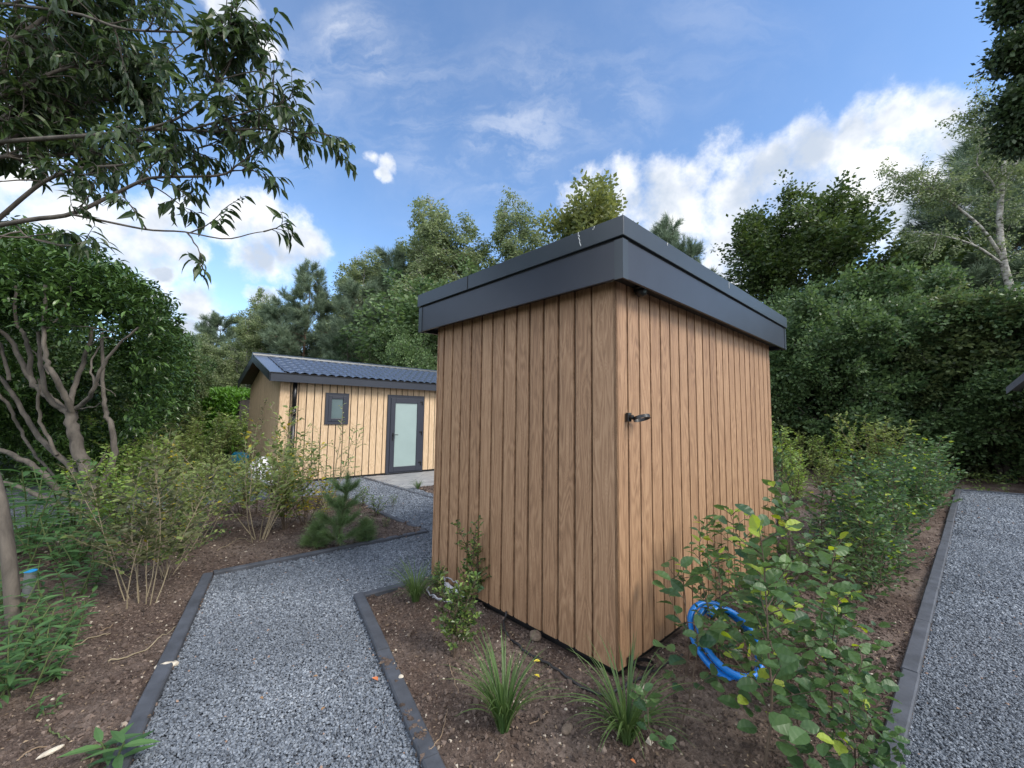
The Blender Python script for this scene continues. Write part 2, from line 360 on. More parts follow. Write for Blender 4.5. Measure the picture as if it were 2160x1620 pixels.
TM = dict(
    rhomb=T_rhomb(), spray=T_spray(7, .42, .13, 1), spray_fine=T_spray(9, .30, .075, 2, 1., .6), spray_long=T_spray(8, .55, .09, 3, 1., .5),
    needles=T_needles(16, .022, 4), needles_fine=T_needles(26, .008, 5, .8),
    lance=T_strip([0, .2, .45, .75, 1], [.01, .10, .145, .09, .004], .30, .35),
    cherry=T_strip([0, .10, .3, .55, .8, 1], [.008, .04, .14, .165, .09, .004], .55, .6),
    laurel=T_strip([0, .2, .5, .8, 1], [.02, .13, .19, .12, .01], .22, .35),
    ovate=T_strip([0, .25, .6, 1], [.02, .26, .22, .01], .15, .3),
    beech=T_strip([0, .08, .2, .32, .44, .56, .68, .80, .92, 1], [.01, .04, .20, .27, .315, .325, .29, .235, .12, .01], .22, .22, 0, .013))
def leaves(name, P, D, Nn, S, tmpl, mat, parent, tint, wmul=1.):
    TV, TF, TT = TM[tmpl]; P = np.asarray(P, float); n = len(P)
    D = np.asarray(D, float); D = D/(np.linalg.norm(D, axis=1)[:, None]+1e-9)
    Sd = np.cross(np.asarray(Nn, float), D); Sd /= np.linalg.norm(Sd, axis=1)[:, None]+1e-9; N2 = np.cross(D, Sd)
    S = np.broadcast_to(np.asarray(S, float), (n,))
    V = P[:, None]+S[:, None, None]*(TV[None, :, 0:1]*D[:, None]+TV[None, :, 1:2]*wmul*Sd[:, None]+TV[None, :, 2:3]*N2[:, None])
    m_ = len(TV); lens = np.array([len(f) for f in TF]); fl = np.concatenate([np.array(f) for f in TF])
    FL = (fl[None]+np.arange(n)[:, None]*m_).ravel(); st = np.concatenate([[0], np.cumsum(lens)[:-1]])
    FS = (st[None]+np.arange(n)[:, None]*lens.sum()).ravel()
    t = np.clip(np.asarray(tint)[:, None]+TT[None], 0, 1).ravel()
    return np_mesh(name, V.reshape(-1, 3), FL, FS, mat, parent, {'tint': t})
def unit(v): v = np.asarray(v, float); return v/(np.linalg.norm(v)+1e-9)
def curve(rng, p, d, L, n=6, wob=.1, up=0.):
    P = [np.array(p, float)]; d = unit(d)
    for i in range(n-1):
        d = unit(d+rng.normal(size=3)*wob+np.array([0, 0, up])); P.append(P[-1]+d*L/(n-1))
    return np.array(P)
def along(P, t):
    x = t*(len(P)-1); i = min(int(x), len(P)-2); return P[i]+(P[i+1]-P[i])*(x-i), unit(P[i+1]-P[i])
# trees: trunk > tapered limbs; crown = leaf sprays spread through the twigs
def tree_geo(rng, h, r0, cb, prof, nb, ang, nsub, subl, droop, ncl, up=.02, lean=(0, 0), stems=1, wob=.03):
    Wd = Wood(); P = []; D = []
    for sidx in range(stems):
        a0 = rng.uniform(0, 6.28); l = np.array([lean[0], lean[1], 0])
        if stems > 1: l = np.array([math.cos(a0), math.sin(a0), 0])*.45
        hh = h*(1 if sidx == 0 else rng.uniform(.7, 1))
        T = curve(rng, (0, 0, -.1), unit(np.array([0, 0, 1])+l*.6), hh, 14, wob, .01)
        T = T*np.array([1, 1, hh/max(.1, T[-1, 2])])
        Wd.tube(T, r0*(1-np.linspace(0, 1, 14)**1.1*.93), 8)
        nbb = max(4, int(nb/stems))
        for i in range(nbb):
            q = (i+rng.rand())/nbb; t = cb+(1-cb)*q; p, _ = along(T, min(t, .995)); az = 2.4*i+rng.uniform(-.5, .5)
            if stems > 1 and rng.rand() < .6: az = a0+rng.normal()*.9
            L = prof(q)*rng.uniform(.7, 1.15)
            if L < .1: continue
            an = ang(q)+rng.normal()*.12
            B = curve(rng, p, (math.cos(az)*math.cos(an), math.sin(az)*math.cos(an), math.sin(an)), L, 7, .12, up)
            rb = min(r0*.45, .012*L+.012)*(1-.6*q)
            Wd.tube(B, np.linspace(rb, rb*.2, 7), 5)
            ns = max(2, int(nsub*L/max(1e-3, prof(.3)+.01)))
            for j in range(ns):
                tt = rng.uniform(.2, 1.)**.8; p2, d2 = along(B, tt)
                dv = unit(d2+rng.normal(size=3)*.65+np.array([0, 0, -droop*.5])); Ls = subl*rng.uniform(.5, 1.25)*(1.1-.4*tt)
                C_ = curve(rng, p2, dv, Ls, 5, .15, -droop*.25)
                Wd.tube(C_, np.linspace(rb*.3+.004, .003, 5), 3)
                for c in range(ncl):
                    p3, d3 = along(C_, rng.uniform(.15, 1)); P.append(p3+rng.normal(size=3)*.05*subl); D.append(d3+rng.normal(size=3)*.35+np.array([0, 0, -droop*.4]))
    return Wd, np.array(P), np.array(D)
PROTO = {}
def make_tree_proto(key, seed, size, tmpl, leafm, barkm, h, r0, cb, prof, ang, nb, nsub, subl, droop, ncl, tintc=.45, **kw):
    rng = np.random.RandomState(seed); Wd, P, D = tree_geo(rng, h, r0, cb, prof, nb, ang, nsub, subl, droop, ncl, **kw)
    Nn = rng.normal(size=P.shape)*.5+np.array([0, 0, 1]); tint = np.clip(rng.normal(tintc, .22, len(P)), 0, 1)
    PROTO[key] = dict(W=Wd, P=P, D=D, N=Nn, t=tint, size=size, tmpl=tmpl, lm=leafm, bm=barkm, rng=rng, h=float(np.percentile(P[:, 2], 99.7)), me=None)
def tree(key, loc, label, cat, h=None, rz=0., group='woodland trees behind the garden', name='tree', sxy=1.):
    q = PROTO[key]; s = (h/q['h']) if h else 1.
    e = empty(name, loc, label, cat, group, rz, s); e.scale = (s*sxy, s*sxy, s)
    if q['me'] is None:
        t = q['W'].build('trunk', MT[q['bm']], e)
        c = leaves('crown', q['P'], q['D'], q['N'], q['size']*q['rng'].uniform(.7, 1.3, len(q['P'])), q['tmpl'], MT[q['lm']], e, q['t'])
        q['me'] = (t, c)
    else:
        for o in q['me']:
            c = o.copy(); COL.objects.link(c); c.parent = e
    return e
def shrub_geo(rng, nst, h, spread, nbr, brL, nlf, ang=.7, up=.02, start=.3, flat=0., r0=.008, wob=.07, base_r=.03, toplf=6, leafout=.7):
    """upright stems with side shoots; returns wood, leaf points, directions, height share"""
    Wd = Wood(); P = []; D = []; Z = []
    for s in range(nst):
        az = rng.uniform(0, 6.28); sp = spread*rng.uniform(.3, 1.) if nst > 1 else spread*.3
        hh = h*(rng.uniform(.72, 1.) if s else 1.)
        b = np.array([math.cos(az), math.sin(az), 0])*base_r*rng.rand(); b[2] = -.02
        S = curve(rng, b, (math.cos(az)*sp, math.sin(az)*sp, 1), hh*math.hypot(1, sp*.7), 9, wob, up)
        Wd.tube(S, np.linspace(r0, r0*.25, 9), 5)
        for i in range(nbr):
            q = (i+rng.rand())/nbr; t = start+(1-start)*q; p, d0 = along(S, min(t, .99)); a2 = az+2.4*i+rng.normal()*.5
            L = brL*rng.uniform(.6, 1.2)*(1.15-.75*q)
            v = d0*math.sin(ang)+np.array([math.cos(a2), math.sin(a2), 0])*math.cos(ang)
            B = curve(rng, p, v, L, 6, .12, up-.01); Wd.tube(B, np.linspace(r0*.45, r0*.15, 6), 4)
            nl = max(2, int(nlf*L/brL))
            for j in range(nl):
                p3, d3 = along(B, .12+.88*(j+.5)/nl); sd = unit(np.cross(d3, (0, 0, 1)))*(1 if j % 2 else -1)
                P.append(p3); D.append(unit(d3*.6+sd*leafout+rng.normal(size=3)*.22)); Z.append(p3[2]/h)
        for j in range(toplf):
            p3, d3 = along(S, .75+.25*(j+1)/toplf); a2 = 2.4*j
            P.append(p3); D.append(unit(d3*.6+np.array([math.cos(a2), math.sin(a2), 0])*.7)); Z.append(p3[2]/h)
    return Wd, np.array(P), np.array(D), np.array(Z)
SP = {}
def shrub_proto(key, seed, leafm, tmpl, size, stemm='stem', tintc=.4, tintz=.0, tvar=.2, newm=None, newfrac=0., nflat=.5, **kw):
    rng = np.random.RandomState(seed); g = shrub_geo(rng, **kw); SP[key] = dict(g=g, rng=rng, lm=leafm, tm=tmpl, size=size, sm=stemm, tc=tintc, tz=tintz, tv=tvar, nm=newm, nf=newfrac, nflat=nflat, h=kw['h'], me=None)
def shrub(key, loc, label, cat='shrub', h=None, rz=0., group=None, name='shrub', sxy=1., tilt=(0, 0)):
    q = SP[key]; s = h/q['h'] if h else 1.
    e = empty(name, loc if len(loc) == 3 else (loc[0], loc[1], 0.), label, cat, group, rz, s); e.scale = (s*sxy, s*sxy, s); e.rotation_euler = (tilt[0], tilt[1], rz)
    if q['me'] is None:
        Wd, P, D, Z = q['g']; r = q['rng']; objs = [Wd.build('stems', MT[q['sm']], e)]
        Nn = r.normal(size=P.shape)*q['nflat']+np.array([0, 0, 1]); t = np.clip(r.normal(q['tc'], q['tv'], len(P))+q['tz']*Z, 0, 1)
        S = q['size']*r.uniform(.6, 1.2, len(P)); new = (r.rand(len(P)) < q['nf']*(.3+1.2*Z)) if q['nm'] else np.zeros(len(P), bool)
        objs.append(leaves('foliage', P[~new], D[~new], Nn[~new], S[~new], q['tm'], MT[q['lm']], e, t[~new]))
        if new.sum() > 2: objs.append(leaves('young_leaves', P[new], D[new], Nn[new], S[new]*.9, q['tm'], MT[q['nm']], e, t[new]))
        q['me'] = objs
    else:
        for o in q['me']:
            c = o.copy(); COL.objects.link(c); c.parent = e
    return e
# ------------------------------------------------------------------ ground, paths, kerbs
SC = np.array([.6878, 2.7155]); SY = .8151                       # near corner and heading of the timber shed
Sa = np.array([-math.cos(SY), math.sin(SY)]); Se = np.array([math.sin(SY), math.cos(SY)])
SWL, SWR = 2.1423, 3.4182
KC = np.array([-3.3756, 11.3976]); KY = .837                      # cabin: origin at the door's left jamb
Ka = np.array([-math.cos(KY), math.sin(KY)]); Ke = np.array([math.sin(KY), math.cos(KY)])
def vnoise(x, y, s, seed):
    r = np.random.RandomState(seed); g = r.rand(257, 257); u = x*s; v = y*s
    i = np.floor(u).astype(int); j = np.floor(v).astype(int); fx = u-i; fy = v-j; fx = fx*fx*(3-2*fx); fy = fy*fy*(3-2*fy)
    i %= 256; j %= 256
    return (g[i, j]*(1-fx)+g[i+1, j]*fx)*(1-fy)+(g[i, j+1]*(1-fx)+g[i+1, j+1]*fx)*fy
def inpoly(x, y, poly):
    c = np.zeros(np.shape(x), bool); n = len(poly)
    for i in range(n):
        x0, y0 = poly[i]; x1, y1 = poly[(i+1) % n]
        k = ((y0 > y) != (y1 > y)) & (x < (x1-x0)*(y-y0)/(y1-y0+1e-12)+x0); c ^= k
    return c
L0, L1, L2, L3 = np.array([.47, -2.]), np.array([-1.71, 2.01]), np.array([-2.93, 4.24]), np.array([-1.13, 5.86])
R1, R2, R3 = np.array([-.39, 2.03]), np.array([-1.37, 3.78]), SC+Sa*SWL+np.array([0, -.02])
R0 = R1+(R1-R2)*2.4
far = L3+Se*6.5
PB0 = L3; PB1 = np.array([-2.32, 7.23]); PB2 = L3+Ka*3.7          # strip of gravel running to the cabin
pathA = [L0, L1, L2, L3, far, SC+Sa*SWL+Se*(SWR+1.5), R3, R2, R1, R0]
padC = [L3-Ka*.1, PB1, PB2, PB2-Ke*1.9+Ka*.1, PB2-Ke*4.5-Ka*.2, PB2-Ke*7+Ka*1.2, KC-Ke*7+Ka*3.0, KC-Ke*2.75+Ka*3.2, KC-Ke*2.7, KC+Ke*-.25, L3+Ke*1.39+Ka*(-.1)]
T0, T1, T2 = np.array([1.83, 2.06]), np.array([10.74, 10.03]), np.array([10.74, 10.03])+np.array([.83, -.56])*3.2
Tm = T0-(T1-T0)/np.linalg.norm(T1-T0)*5
pathR = [Tm, T1, T2, T2-(T1-Tm)]
patio = [KC-Ke*.62-Ka*.04, KC+Ke*6-Ka*.04, KC+Ke*6-Ka*2.05, KC-Ke*.62-Ka*2.25]
def axis(lo, hi, f0, f1, st, grow):
    a = list(np.arange(f0, f1+1e-6, st)); d = st; x = f0
    while x > lo: d *= grow; x -= d; a.insert(0, x)
    d = st; x = a[-1]
    while x < hi: d *= grow; x += d; a.append(x)
    return np.array(a)
gx = axis(-160, 160, -5.2, 5.2, .03, 1.09); gy = axis(-60, 220, 1.6, 8.2, .03, 1.09)
X, Y = np.meshgrid(gx, gy, indexing='ij')
def soil_h(x, y):
    h = .05*(vnoise(x, y, .9, 1)-.5)+.030*(vnoise(x, y, 4.3, 2)-.5)+.022*(vnoise(x, y, 14, 3)-.5)+.026*(vnoise(x, y, 29, 4)-.4)
    return h+.004
def mound(x, y): return .10*np.exp(-((x+5.1)**2/2.2+(y-4.2)**2/5.))+.05*np.exp(-((x+3.3)**2/.5+(y-2.0)**2/.8))
Z = soil_h(X, Y)
ins = np.zeros(X.shape, bool)
for pl in (pathA, padC, pathR, patio): ins |= inpoly(X, Y, pl)
sh_poly = [SC-Sa*.03-Se*.03, SC+Sa*(SWL+.03)-Se*.03, SC+Sa*(SWL+.03)+Se*(SWR+.03), SC+Se*(SWR+.03)-Sa*.03]
Z += mound(X, Y)
Z[ins] = -.06
near_k = np.zeros(X.shape)
Z[inpoly(X, Y, sh_poly)] = -.04
grn = np.clip((X*-.9-2.9-.25*Y)*.5+vnoise(X, Y, .8, 9)*1.4-.6, 0, 1)*(X < -3)+np.clip((Y-15)*.1, 0, 1)
grn = np.clip(grn+np.clip((np.abs(X)-18)*.1, 0, 1), 0, 1)
nx, ny = X.shape; I = (np.arange(nx-1)[:, None]*ny+np.arange(ny-1)[None]); F = np.stack([I, I+ny, I+ny+1, I+1], -1).reshape(-1, 4)
g = np_mesh('ground', np.stack([X, Y, Z], -1).reshape(-1, 3), F.ravel(), np.arange(len(F))*4, MT['soil'], None, {'grn': grn.ravel()}, True)
tag(g, 'dark brown bare soil of the planting beds', 'ground', kind='structure')
def sheet(name, poly, z, mat, label, cat):
    b = MB(); b.prism([tuple(p) for p in poly], z-.05, z); o = b.build(name, mat); return tag(o, label, cat, kind='structure')
sheet('gravel_path', pathA, -.012, MT['gravel'], 'grey gravel path bending past the timber shed', 'path')
sheet('gravel_path', [p for p in padC], -.016, MT['gravel'], 'grey gravel strip leading up to the pale cabin', 'path')
sheet('gravel_path', pathR, -.012, MT['gravel'], 'dark gravel path at the right edge beyond the young beeches', 'path')
sheet('patio_paving', patio, .012, MT['paving'], 'grey stone slab paving in front of the cabin door', 'paving')
def kerb(pts, w, side, z, label, piece=1.0):
    b = MB(); rng = np.random.RandomState(len(label))
    for i in range(len(pts)-1):
        p, q = np.array(pts[i], float), np.array(pts[i+1], float); L = np.linalg.norm(q-p); d = (q-p)/L; n_ = np.array([-d[1], d[0]])*side
        k = max(1, int(round(L/piece)))
        for j in range(k):
            a0 = j*L/k+.003; a1 = (j+1)*L/k-.003; dz = rng.uniform(-.005, .005); ds = rng.uniform(-.005, .005)
            pr = [(0, 0), (0, z+dz-.008), (.008, z+dz), (w-.008, z+dz), (w, z+dz-.008), (w, 0)]
            V = []
            for t in (a0, a1):
                for (s, zz) in pr: xy = p+d*t+n_*(s+ds); V.append((xy[0], xy[1], zz if zz > 0 else -.1))
            m_ = len(pr); b.add(V, [tuple(range(m_))[::-1], tuple(range(m_, 2*m_))]+[(u, (u+1) % m_, m_+(u+1) % m_, m_+u) for u in range(m_)])
    return tag(b.build('kerb', MT['kerb']), label, 'kerb', kind='structure')
kerb([L0, L1, L2, ], .085, 1, .040, 'dark concrete edging on the left side of the near gravel path')
kerb([L2, L3, ], .075, 1, .030, 'dark concrete edging running from the path bend to the shed')
kerb([L3+Se*.01, PB1, PB2], .075, 1, .030, 'dark concrete edging between soil bed and gravel strip')
kerb([R0, R1, R2], .085, -1, .036, 'dark concrete edging on the shed side of the near gravel path')
kerb([R2, R3], .075, -1, .032, 'short dark concrete edging from the bed corner to the shed wall')
kerb([Tm, T1], .085, 1, .045, 'dark concrete edging along the right gravel path')
kerb([T1, T2], .07, 1, .03, 'dark edging closing the far end of the right gravel path')
kerb([KC-Ke*.69, KC-Ke*.69-Ka*4.0], .05, -1, .022, 'thin dark edging strip beside the stone paving')
# ------------------------------------------------------------------ loose chips and clods
def rocks(name, P, S, tint, mat, label, cat, flat=.6, seed=0):
    r = np.random.RandomState(seed); n = len(P)
    base = np.array([(-1, -.7, -.6), (1, -.8, -.5), (.8, .9, -.6), (-.9, .7, -.5), (-.6, -.5, .7), (.7, -.4, .6), (.5, .6, .8), (-.5, .5, .6)])*.55
    V = base[None]*r.uniform(.6, 1.3, (n, 8, 1))+r.normal(size=(n, 8, 3))*.06; V[:, :, 2] *= flat
    A = r.normal(size=(n, 3)); th = r.uniform(0, 6.28, n)
    q, _ = np.linalg.qr(np.stack([np.stack([np.cos(th), -np.sin(th), A[:, 0]*.35], 1), np.stack([np.sin(th), np.cos(th), A[:, 1]*.35], 1), np.stack([A[:, 2]*.35, A[:, 0]*.2, np.ones(n)], 1)], 1))
    V = np.einsum('nij,nkj->nki', q, V)*np.asarray(S)[:, None, None]+P[:, None]
    F = np.array([(0, 3, 2, 1), (4, 5, 6, 7), (0, 1, 5, 4), (1, 2, 6, 5), (2, 3, 7, 6), (3, 0, 4, 7)])
    F = (F[None]+np.arange(n)[:, None, None]*8).reshape(-1, 4)
    o = np_mesh(name, V.reshape(-1, 3), F.ravel(), np.arange(len(F))*4, mat, None, {'tint': np.repeat(tint, 8)})
    return tag(o, label, cat, kind='stuff')
def scatter(rng, x0, x1, y0, y1, n, polys, inside=True, excl=()):
    x = rng.uniform(x0, x1, n); y = rng.uniform(y0, y1, n); k = np.zeros(n, bool)
    for p in polys: k |= inpoly(x, y, p)
    if not inside: k = ~k
    for p in excl: k &= ~inpoly(x, y, p)
    d = y*CF[1]; px = x/np.maximum(d, .1); k &= (y > 1.25) & (np.abs(px) < 1.36)
    return x[k], y[k]
rg = np.random.RandomState(5)
def chips(polys, regs, label, seed):
    xs, ys, ss = [], [], []
    for (x0, x1, y0, y1, den, sz) in regs:
        x, y = scatter(rg, x0, x1, y0, y1, int(den*(x1-x0)*(y1-y0)), polys); xs.append(x); ys.append(y); ss.append(rg.uniform(.6, 1.35, len(x))*sz)
    x = np.concatenate(xs); y = np.concatenate(ys); s = np.concatenate(ss)
    z = -.006+rg.uniform(-.004, .010, len(x))+.008*(vnoise(x, y, 5, 8)-.5)
    t = np.clip(rg.beta(2.2, 2.2, len(x))*.92*(.72+.5*vnoise(x, y, 1.6, 12)), 0, .94); t[rg.rand(len(x)) < .003] = 1
    rocks('gravel_chips', np.stack([x, y, z], 1), s, t, MT['chip'], label, 'gravel', .62, seed)
chips([pathA], [(-2.9, .6, 1.3, 3.2, 16500, .0118), (-3, .2, 3.2, 4.6, 12500, .013), (-3, 2, 4.6, 7.5, 7000, .016)], 'loose grey gravel chips covering the near path', 1)
chips([padC], [(-4.2, .5, 5.8, 8.5, 3600, .022), (-5, 0, 8.5, 12, 2200, .026)], 'loose grey gravel chips on the strip towards the cabin', 2)
chips([pathR], [(1.6, 4.6, 1.3, 3.4, 14500, .0115), (2.5, 7.5, 3.4, 6, 6500, .016), (5, 13.2, 6, 11, 1900, .025)], 'loose dark gravel chips covering the right path', 3)
ALLP = [pathA, padC, pathR, patio]
xs, ys, ss = [], [], []
for (x0, x1, y0, y1, den, lo, hi) in [(-3.6, 3.4, 1.3, 4.2, 3600, .006, .017), (-3.6, 3.4, 1.3, 4.2, 240, .016, .036), (-6.5, 4, 4.2, 8, 900, .009, .028), (2, 8, 3, 9, 160, .012, .03), (-3, 0, 8, 11, 400, .02, .045)]:
    x, y = scatter(rg, x0, x1, y0, y1, int(den*(x1-x0)*(y1-y0)), ALLP, False, [sh_poly]); xs.append(x); ys.append(y); ss.append(lo+(hi-lo)*rg.rand(len(x))**2.2)
x = np.concatenate(xs); y = np.concatenate(ys); s = np.concatenate(ss); z = soil_h(x, y)+s*.18+mound(x, y)
t = np.clip(rg.normal(.42, .2, len(x)), 0, .93); t[rg.rand(len(x)) < .02] = .99
rocks('soil_clods', np.stack([x, y, z], 1), s, t, MT['clod'], 'crumbly brown clods and pebbles strewn over the beds', 'soil', .75, 4)
def zs(x, y):
    return float(soil_h(np.array([x]), np.array([y]))[0])+float(mound(x, y))
def gz(px, py):
    x, y = gp(px, py, .02); return np.array([x, y, zs(x, y)])
# dry litter of leaf scraps and bark over the beds
x, y = scatter(rg, -6.5, 6, 1.3, 9, 16000, ALLP, False, [sh_poly]); n = len(x); k = rg.rand(n) < np.clip(2.6/y, .15, 1); x = x[k]; y = y[k]; n = len(x)
P = np.stack([x, y, soil_h(x, y)+.008+mound(x, y)], 1); th = rg.uniform(0, 6.28, n)
MT['litter'] = m_leaf('litter', (.10, .065, .04), (.42, .32, .22), .8, .0)
tag(leaves('leaf_litter', P, np.stack([np.cos(th), np.sin(th), rg.normal(size=n)*.2], 1), np.stack([rg.normal(size=n)*.4, rg.normal(size=n)*.4, np.ones(n)], 1), rg.uniform(.008, .030, n), 'rhomb', MT['litter'], None, rg.beta(1.4, 2.6, n), .8), 'dry brown leaf scraps and bark lying on the soil', 'litter', kind='stuff')
# ------------------------------------------------------------------ timber shed
def board_wall(b, fr, L, pitch, z0, z1, first=0., seed=0, gap=.012, th=.02, lip=.012, lastw=None):
    """boards along u in 0..L; outward is +v; fr(u, v, z) -> world"""
    r = np.random.RandomState(seed); u = 0.; i = 0
    while u < L-.02:
        w = first if (i == 0 and first) else pitch
        w = min(w, L-u); a, c = u, u+w-gap; c = max(c, a+.02)
        if w <= pitch*1.2:
            poly = [(a, 0), (a, th), (c-lip-.004, th), (c-lip, th-.006), (c, th-.006), (c, 0)]
        else: poly = [(a, 0), (a, th), (c, th), (c, 0)]
        bu = [p[0]-a for p in poly]; b.prism(poly, z0, z1, fr, bu, float(r.randint(1, 400)))
        u += w; i += 1
shed = empty('timber_shed', (SC[0], SC[1], 0), 'flat roofed garden shed clad in brown vertical timber boards', 'shed')
def rel(pt): return (pt[0]-SC[0], pt[1]-SC[1])
def fr_left(u, v, z): p = Sa*u-Se*v; return (p[0], p[1], z)
def fr_right(u, v, z): p = Se*u-Sa*v; return (p[0], p[1], z)
ZB, ZT = .03, 2.53
b = MB(); board_wall(b, lambda u, v, z: fr_left(u, v-.02, z), SWL, .1524, ZB, ZT, first=.205, seed=3, gap=.016); b.build('left_wall', MT['wood'], shed, board=True)
b = MB(); board_wall(b, lambda u, v, z: fr_right(u+.0, v-.02, z), SWR, .1575, ZB, ZT, first=.150, seed=8, gap=.009, lip=.010); b.build('right_wall', MT['wood'], shed, board=True)
b = MB(); b.box(.021, SWL-.01, -SWR+.01, -.021, .0, ZT, lambda x, y, z: fr_left(x, y, z)); b.build('inner_wall', MT['matt_black'], shed)
b = MB(); b.box(.05, SWL-.04, -SWR+.04, -.05, -.1, .02, lambda x, y, z: fr_left(x, y, z)); b.build('plinth', MT['matt_black'], shed)
b = MB(); board_wall(b, lambda u, v, z: tuple(np.array(fr_right(u, 0, z))+np.array([*(Sa*(SWL+v-.02)), 0])), SWR, .1575, ZB, ZT, seed=5); b.build('back_wall', MT['wood'], shed, board=True)
OV, CO, ZF, ZTOP, ZMID = .1415, .160, 2.482, 2.874, 2.745
def ring(b, o0, o1, z0, z1):
    """a mitred rectangular frame; o0 outer, o1 inner offsets beyond the walls"""
    def c(o): return [Sa*-o+Se*-o, Sa*(SWL+o)-Se*o, Sa*(SWL+o)+Se*(SWR+o), -Sa*o+Se*(SWR+o)]
    A, B = c(o0), c(o1)
    V = [(*p, z) for z in (z0, z1) for q in (A, B) for p in q]; F = []
    for i in range(4):
        j = (i+1) % 4
        F += [(i, j, 8+j, 8+i), (4+j, 4+i, 12+i, 12+j), (8+i, 8+j, 12+j, 12+i), (j, i, 4+i, 4+j)]
    b.add(V, F)
def quad_slab(b, o, z0, z1): b.prism([tuple(-Sa*o-Se*o), tuple(Sa*(SWL+o)-Se*o), tuple(Sa*(SWL+o)+Se*(SWR+o)), tuple(-Sa*o+Se*(SWR+o))], z0, z1)
b = MB(); ring(b, OV, OV-.02, ZF, ZMID-.012); b.build('fascia', MT['dark_metal'], shed, bevel=.003)
b = MB(); ring(b, OV-.004, OV-.03, ZMID-.014, ZMID+.006); b.build('shadow_gap', MT['matt_black'], shed)
b = MB(); ring(b, CO, CO-.16, ZMID, ZTOP); b.build('coping', MT['trim_metal'], shed, bevel=.004)
b = MB(); quad_slab(b, OV-.021, ZT-.005, ZT+.02); b.build('soffit', MT['soffit'], shed)
b = MB(); quad_slab(b, CO-.161, ZMID+.02, ZTOP-.04); b.build('roof_deck', MT['soffit'], shed)
def corner_trim(s, t, sa, se):
    b = MB(); w = .062; o = OV+.006
    p0 = Sa*s+Se*t; q = [p0, p0+Sa*sa*w, p0+Sa*sa*w+Se*se*.006, p0+Sa*sa*.006+Se*se*.006, p0+Sa*sa*.006+Se*se*w, p0+Se*se*w]
    b.prism([tuple(x) for x in q], ZF-.006, ZMID-.013); b.build('corner_trim', MT['trim_metal'], shed)
o = OV+.006
for (s, t, sa, se) in ((-o, -o, 1, 1), (SWL+o, -o, -1, 1), (-o, SWR+o, 1, -1)): corner_trim(s, t, sa, se)
b = MB()
for s in (SWL*.67,): q = Sa*s-Se*(CO+.0015); b.box(-.002, .002, -.001, .002, ZMID+.002, ZTOP-.002, lambda x, y, z: (q[0]+Sa[0]*x-Se[0]*y, q[1]+Sa[1]*x-Se[1]*y, z))
b.build('coping_joint', MT['matt_black'], shed)
r = np.random.RandomState(2)                           # thin white runs of dirt on the coping
for (fr, s0, n_, ln) in ((fr_left, .19, 9, .10), (fr_left, .06, 3, .02), (fr_right, 1.63, 5, .06), (fr_right, .42, 3, .02)):
    zt = ZTOP-.004; uu = s0; b = MB()
    for i in range(n_):
        l = ln/n_*1.3; uu += r.normal()*.004; b.box(uu-.0022, uu+.0022, CO+.001, CO+.0022, zt-l, zt, lambda x, y, z: fr(x, y, z)); zt -= ln/n_*1.0
    b.build('dirt_streak', MT['white_drip'], shed)
def disc(b, c, nrm, r0, h, k=24, r1=None):
    c = np.array(c, float); nrm = unit(nrm); P = np.array([c, c+nrm*h]); b.tube(P, [r0, r1 or r0], k)
sx = Sa*.02+Se*-.065
b = MB(); 
P = sx+Sa*0; c0 = (P[0], P[1], ZT-.006)
disc(b, c0, (0, 0, -1), .045, .008); sp_ = b.build('recessed_spotlight', MT['spot'], shed, smooth=False)
b = MB(); disc(b, (P[0], P[1], ZT-.0145), (0, 0, -1), .030, .002); b.build('lens', MT['frost_dark'], sp_)
q = -Sa*.055+Se*.235
b = MB(); disc(b, (q[0], q[1], ZT-.006), (0, 0, -1), .052, .022)
th = np.linspace(0, math.pi/2, 6); pts = [(q[0], q[1], ZT-.028-.05*math.sin(t)) for t in th]; b.tube(pts, [.046*math.cos(t)+.002 for t in th], 20)
cm_ = b.build('security_camera', MT['black'], shed, smooth=True)
b = MB(); disc(b, (q[0]+.012, q[1]-.038, ZT-.045), (.3, -1, -.3), .014, .006); b.build('lens', MT['frost_dark'], cm_)
# pipe clip rings on the corner of the right wall
def clip_ring(u, z, R, name, tilt):
    e = empty(name, (0, 0, 0), None, None); e.parent = shed
    bp = MB(); o0 = np.array(fr_right(u, .006, z))
    bp.box(-.020, .020, .0, .022, -.030, .030, lambda x, y, zz: tuple(o0+np.array(fr_right(x, y, zz)))); bp.tube([tuple(o0+np.array(fr_right(0, .02, 0))), tuple(o0+np.array(fr_right(0, .045, 0)))], .016, 14)
    rr = MB(); n_ = 40; cen = o0+np.array(fr_right(.012+R*.75, .045+R*.62, -.004))
    ax1 = unit(np.array(fr_right(1., .25, 0.))); ax2 = unit(np.array(fr_right(-.25, 1., tilt)))
    V = []; F = []; hw = .011
    nrm = unit(np.cross(ax1, ax2))
    for i in range(n_):
        t = 2*math.pi*i/n_; d = ax1*math.cos(t)+ax2*math.sin(t)
        for (r_, h_) in ((R, -hw), (R+.004, -hw), (R+.004, hw), (R, hw)): V.append(tuple(cen+d*r_+nrm*h_))
    for i in range(n_):
        j = (i+1) % n_
        for k in range(4): F.append((i*4+k, i*4+(k+1) % 4, j*4+(k+1) % 4, j*4+k))
    rr.add(V, F)
    bd_ = bp.build('mount', MT['black'], e, bevel=.003); rr.build('band', MT['black'], e, smooth=False)
    return e
clip_ring(.118, 1.612, .052, 'clamp_ring', .35); clip_ring(.110, .055, .055, 'clamp_ring', .1)
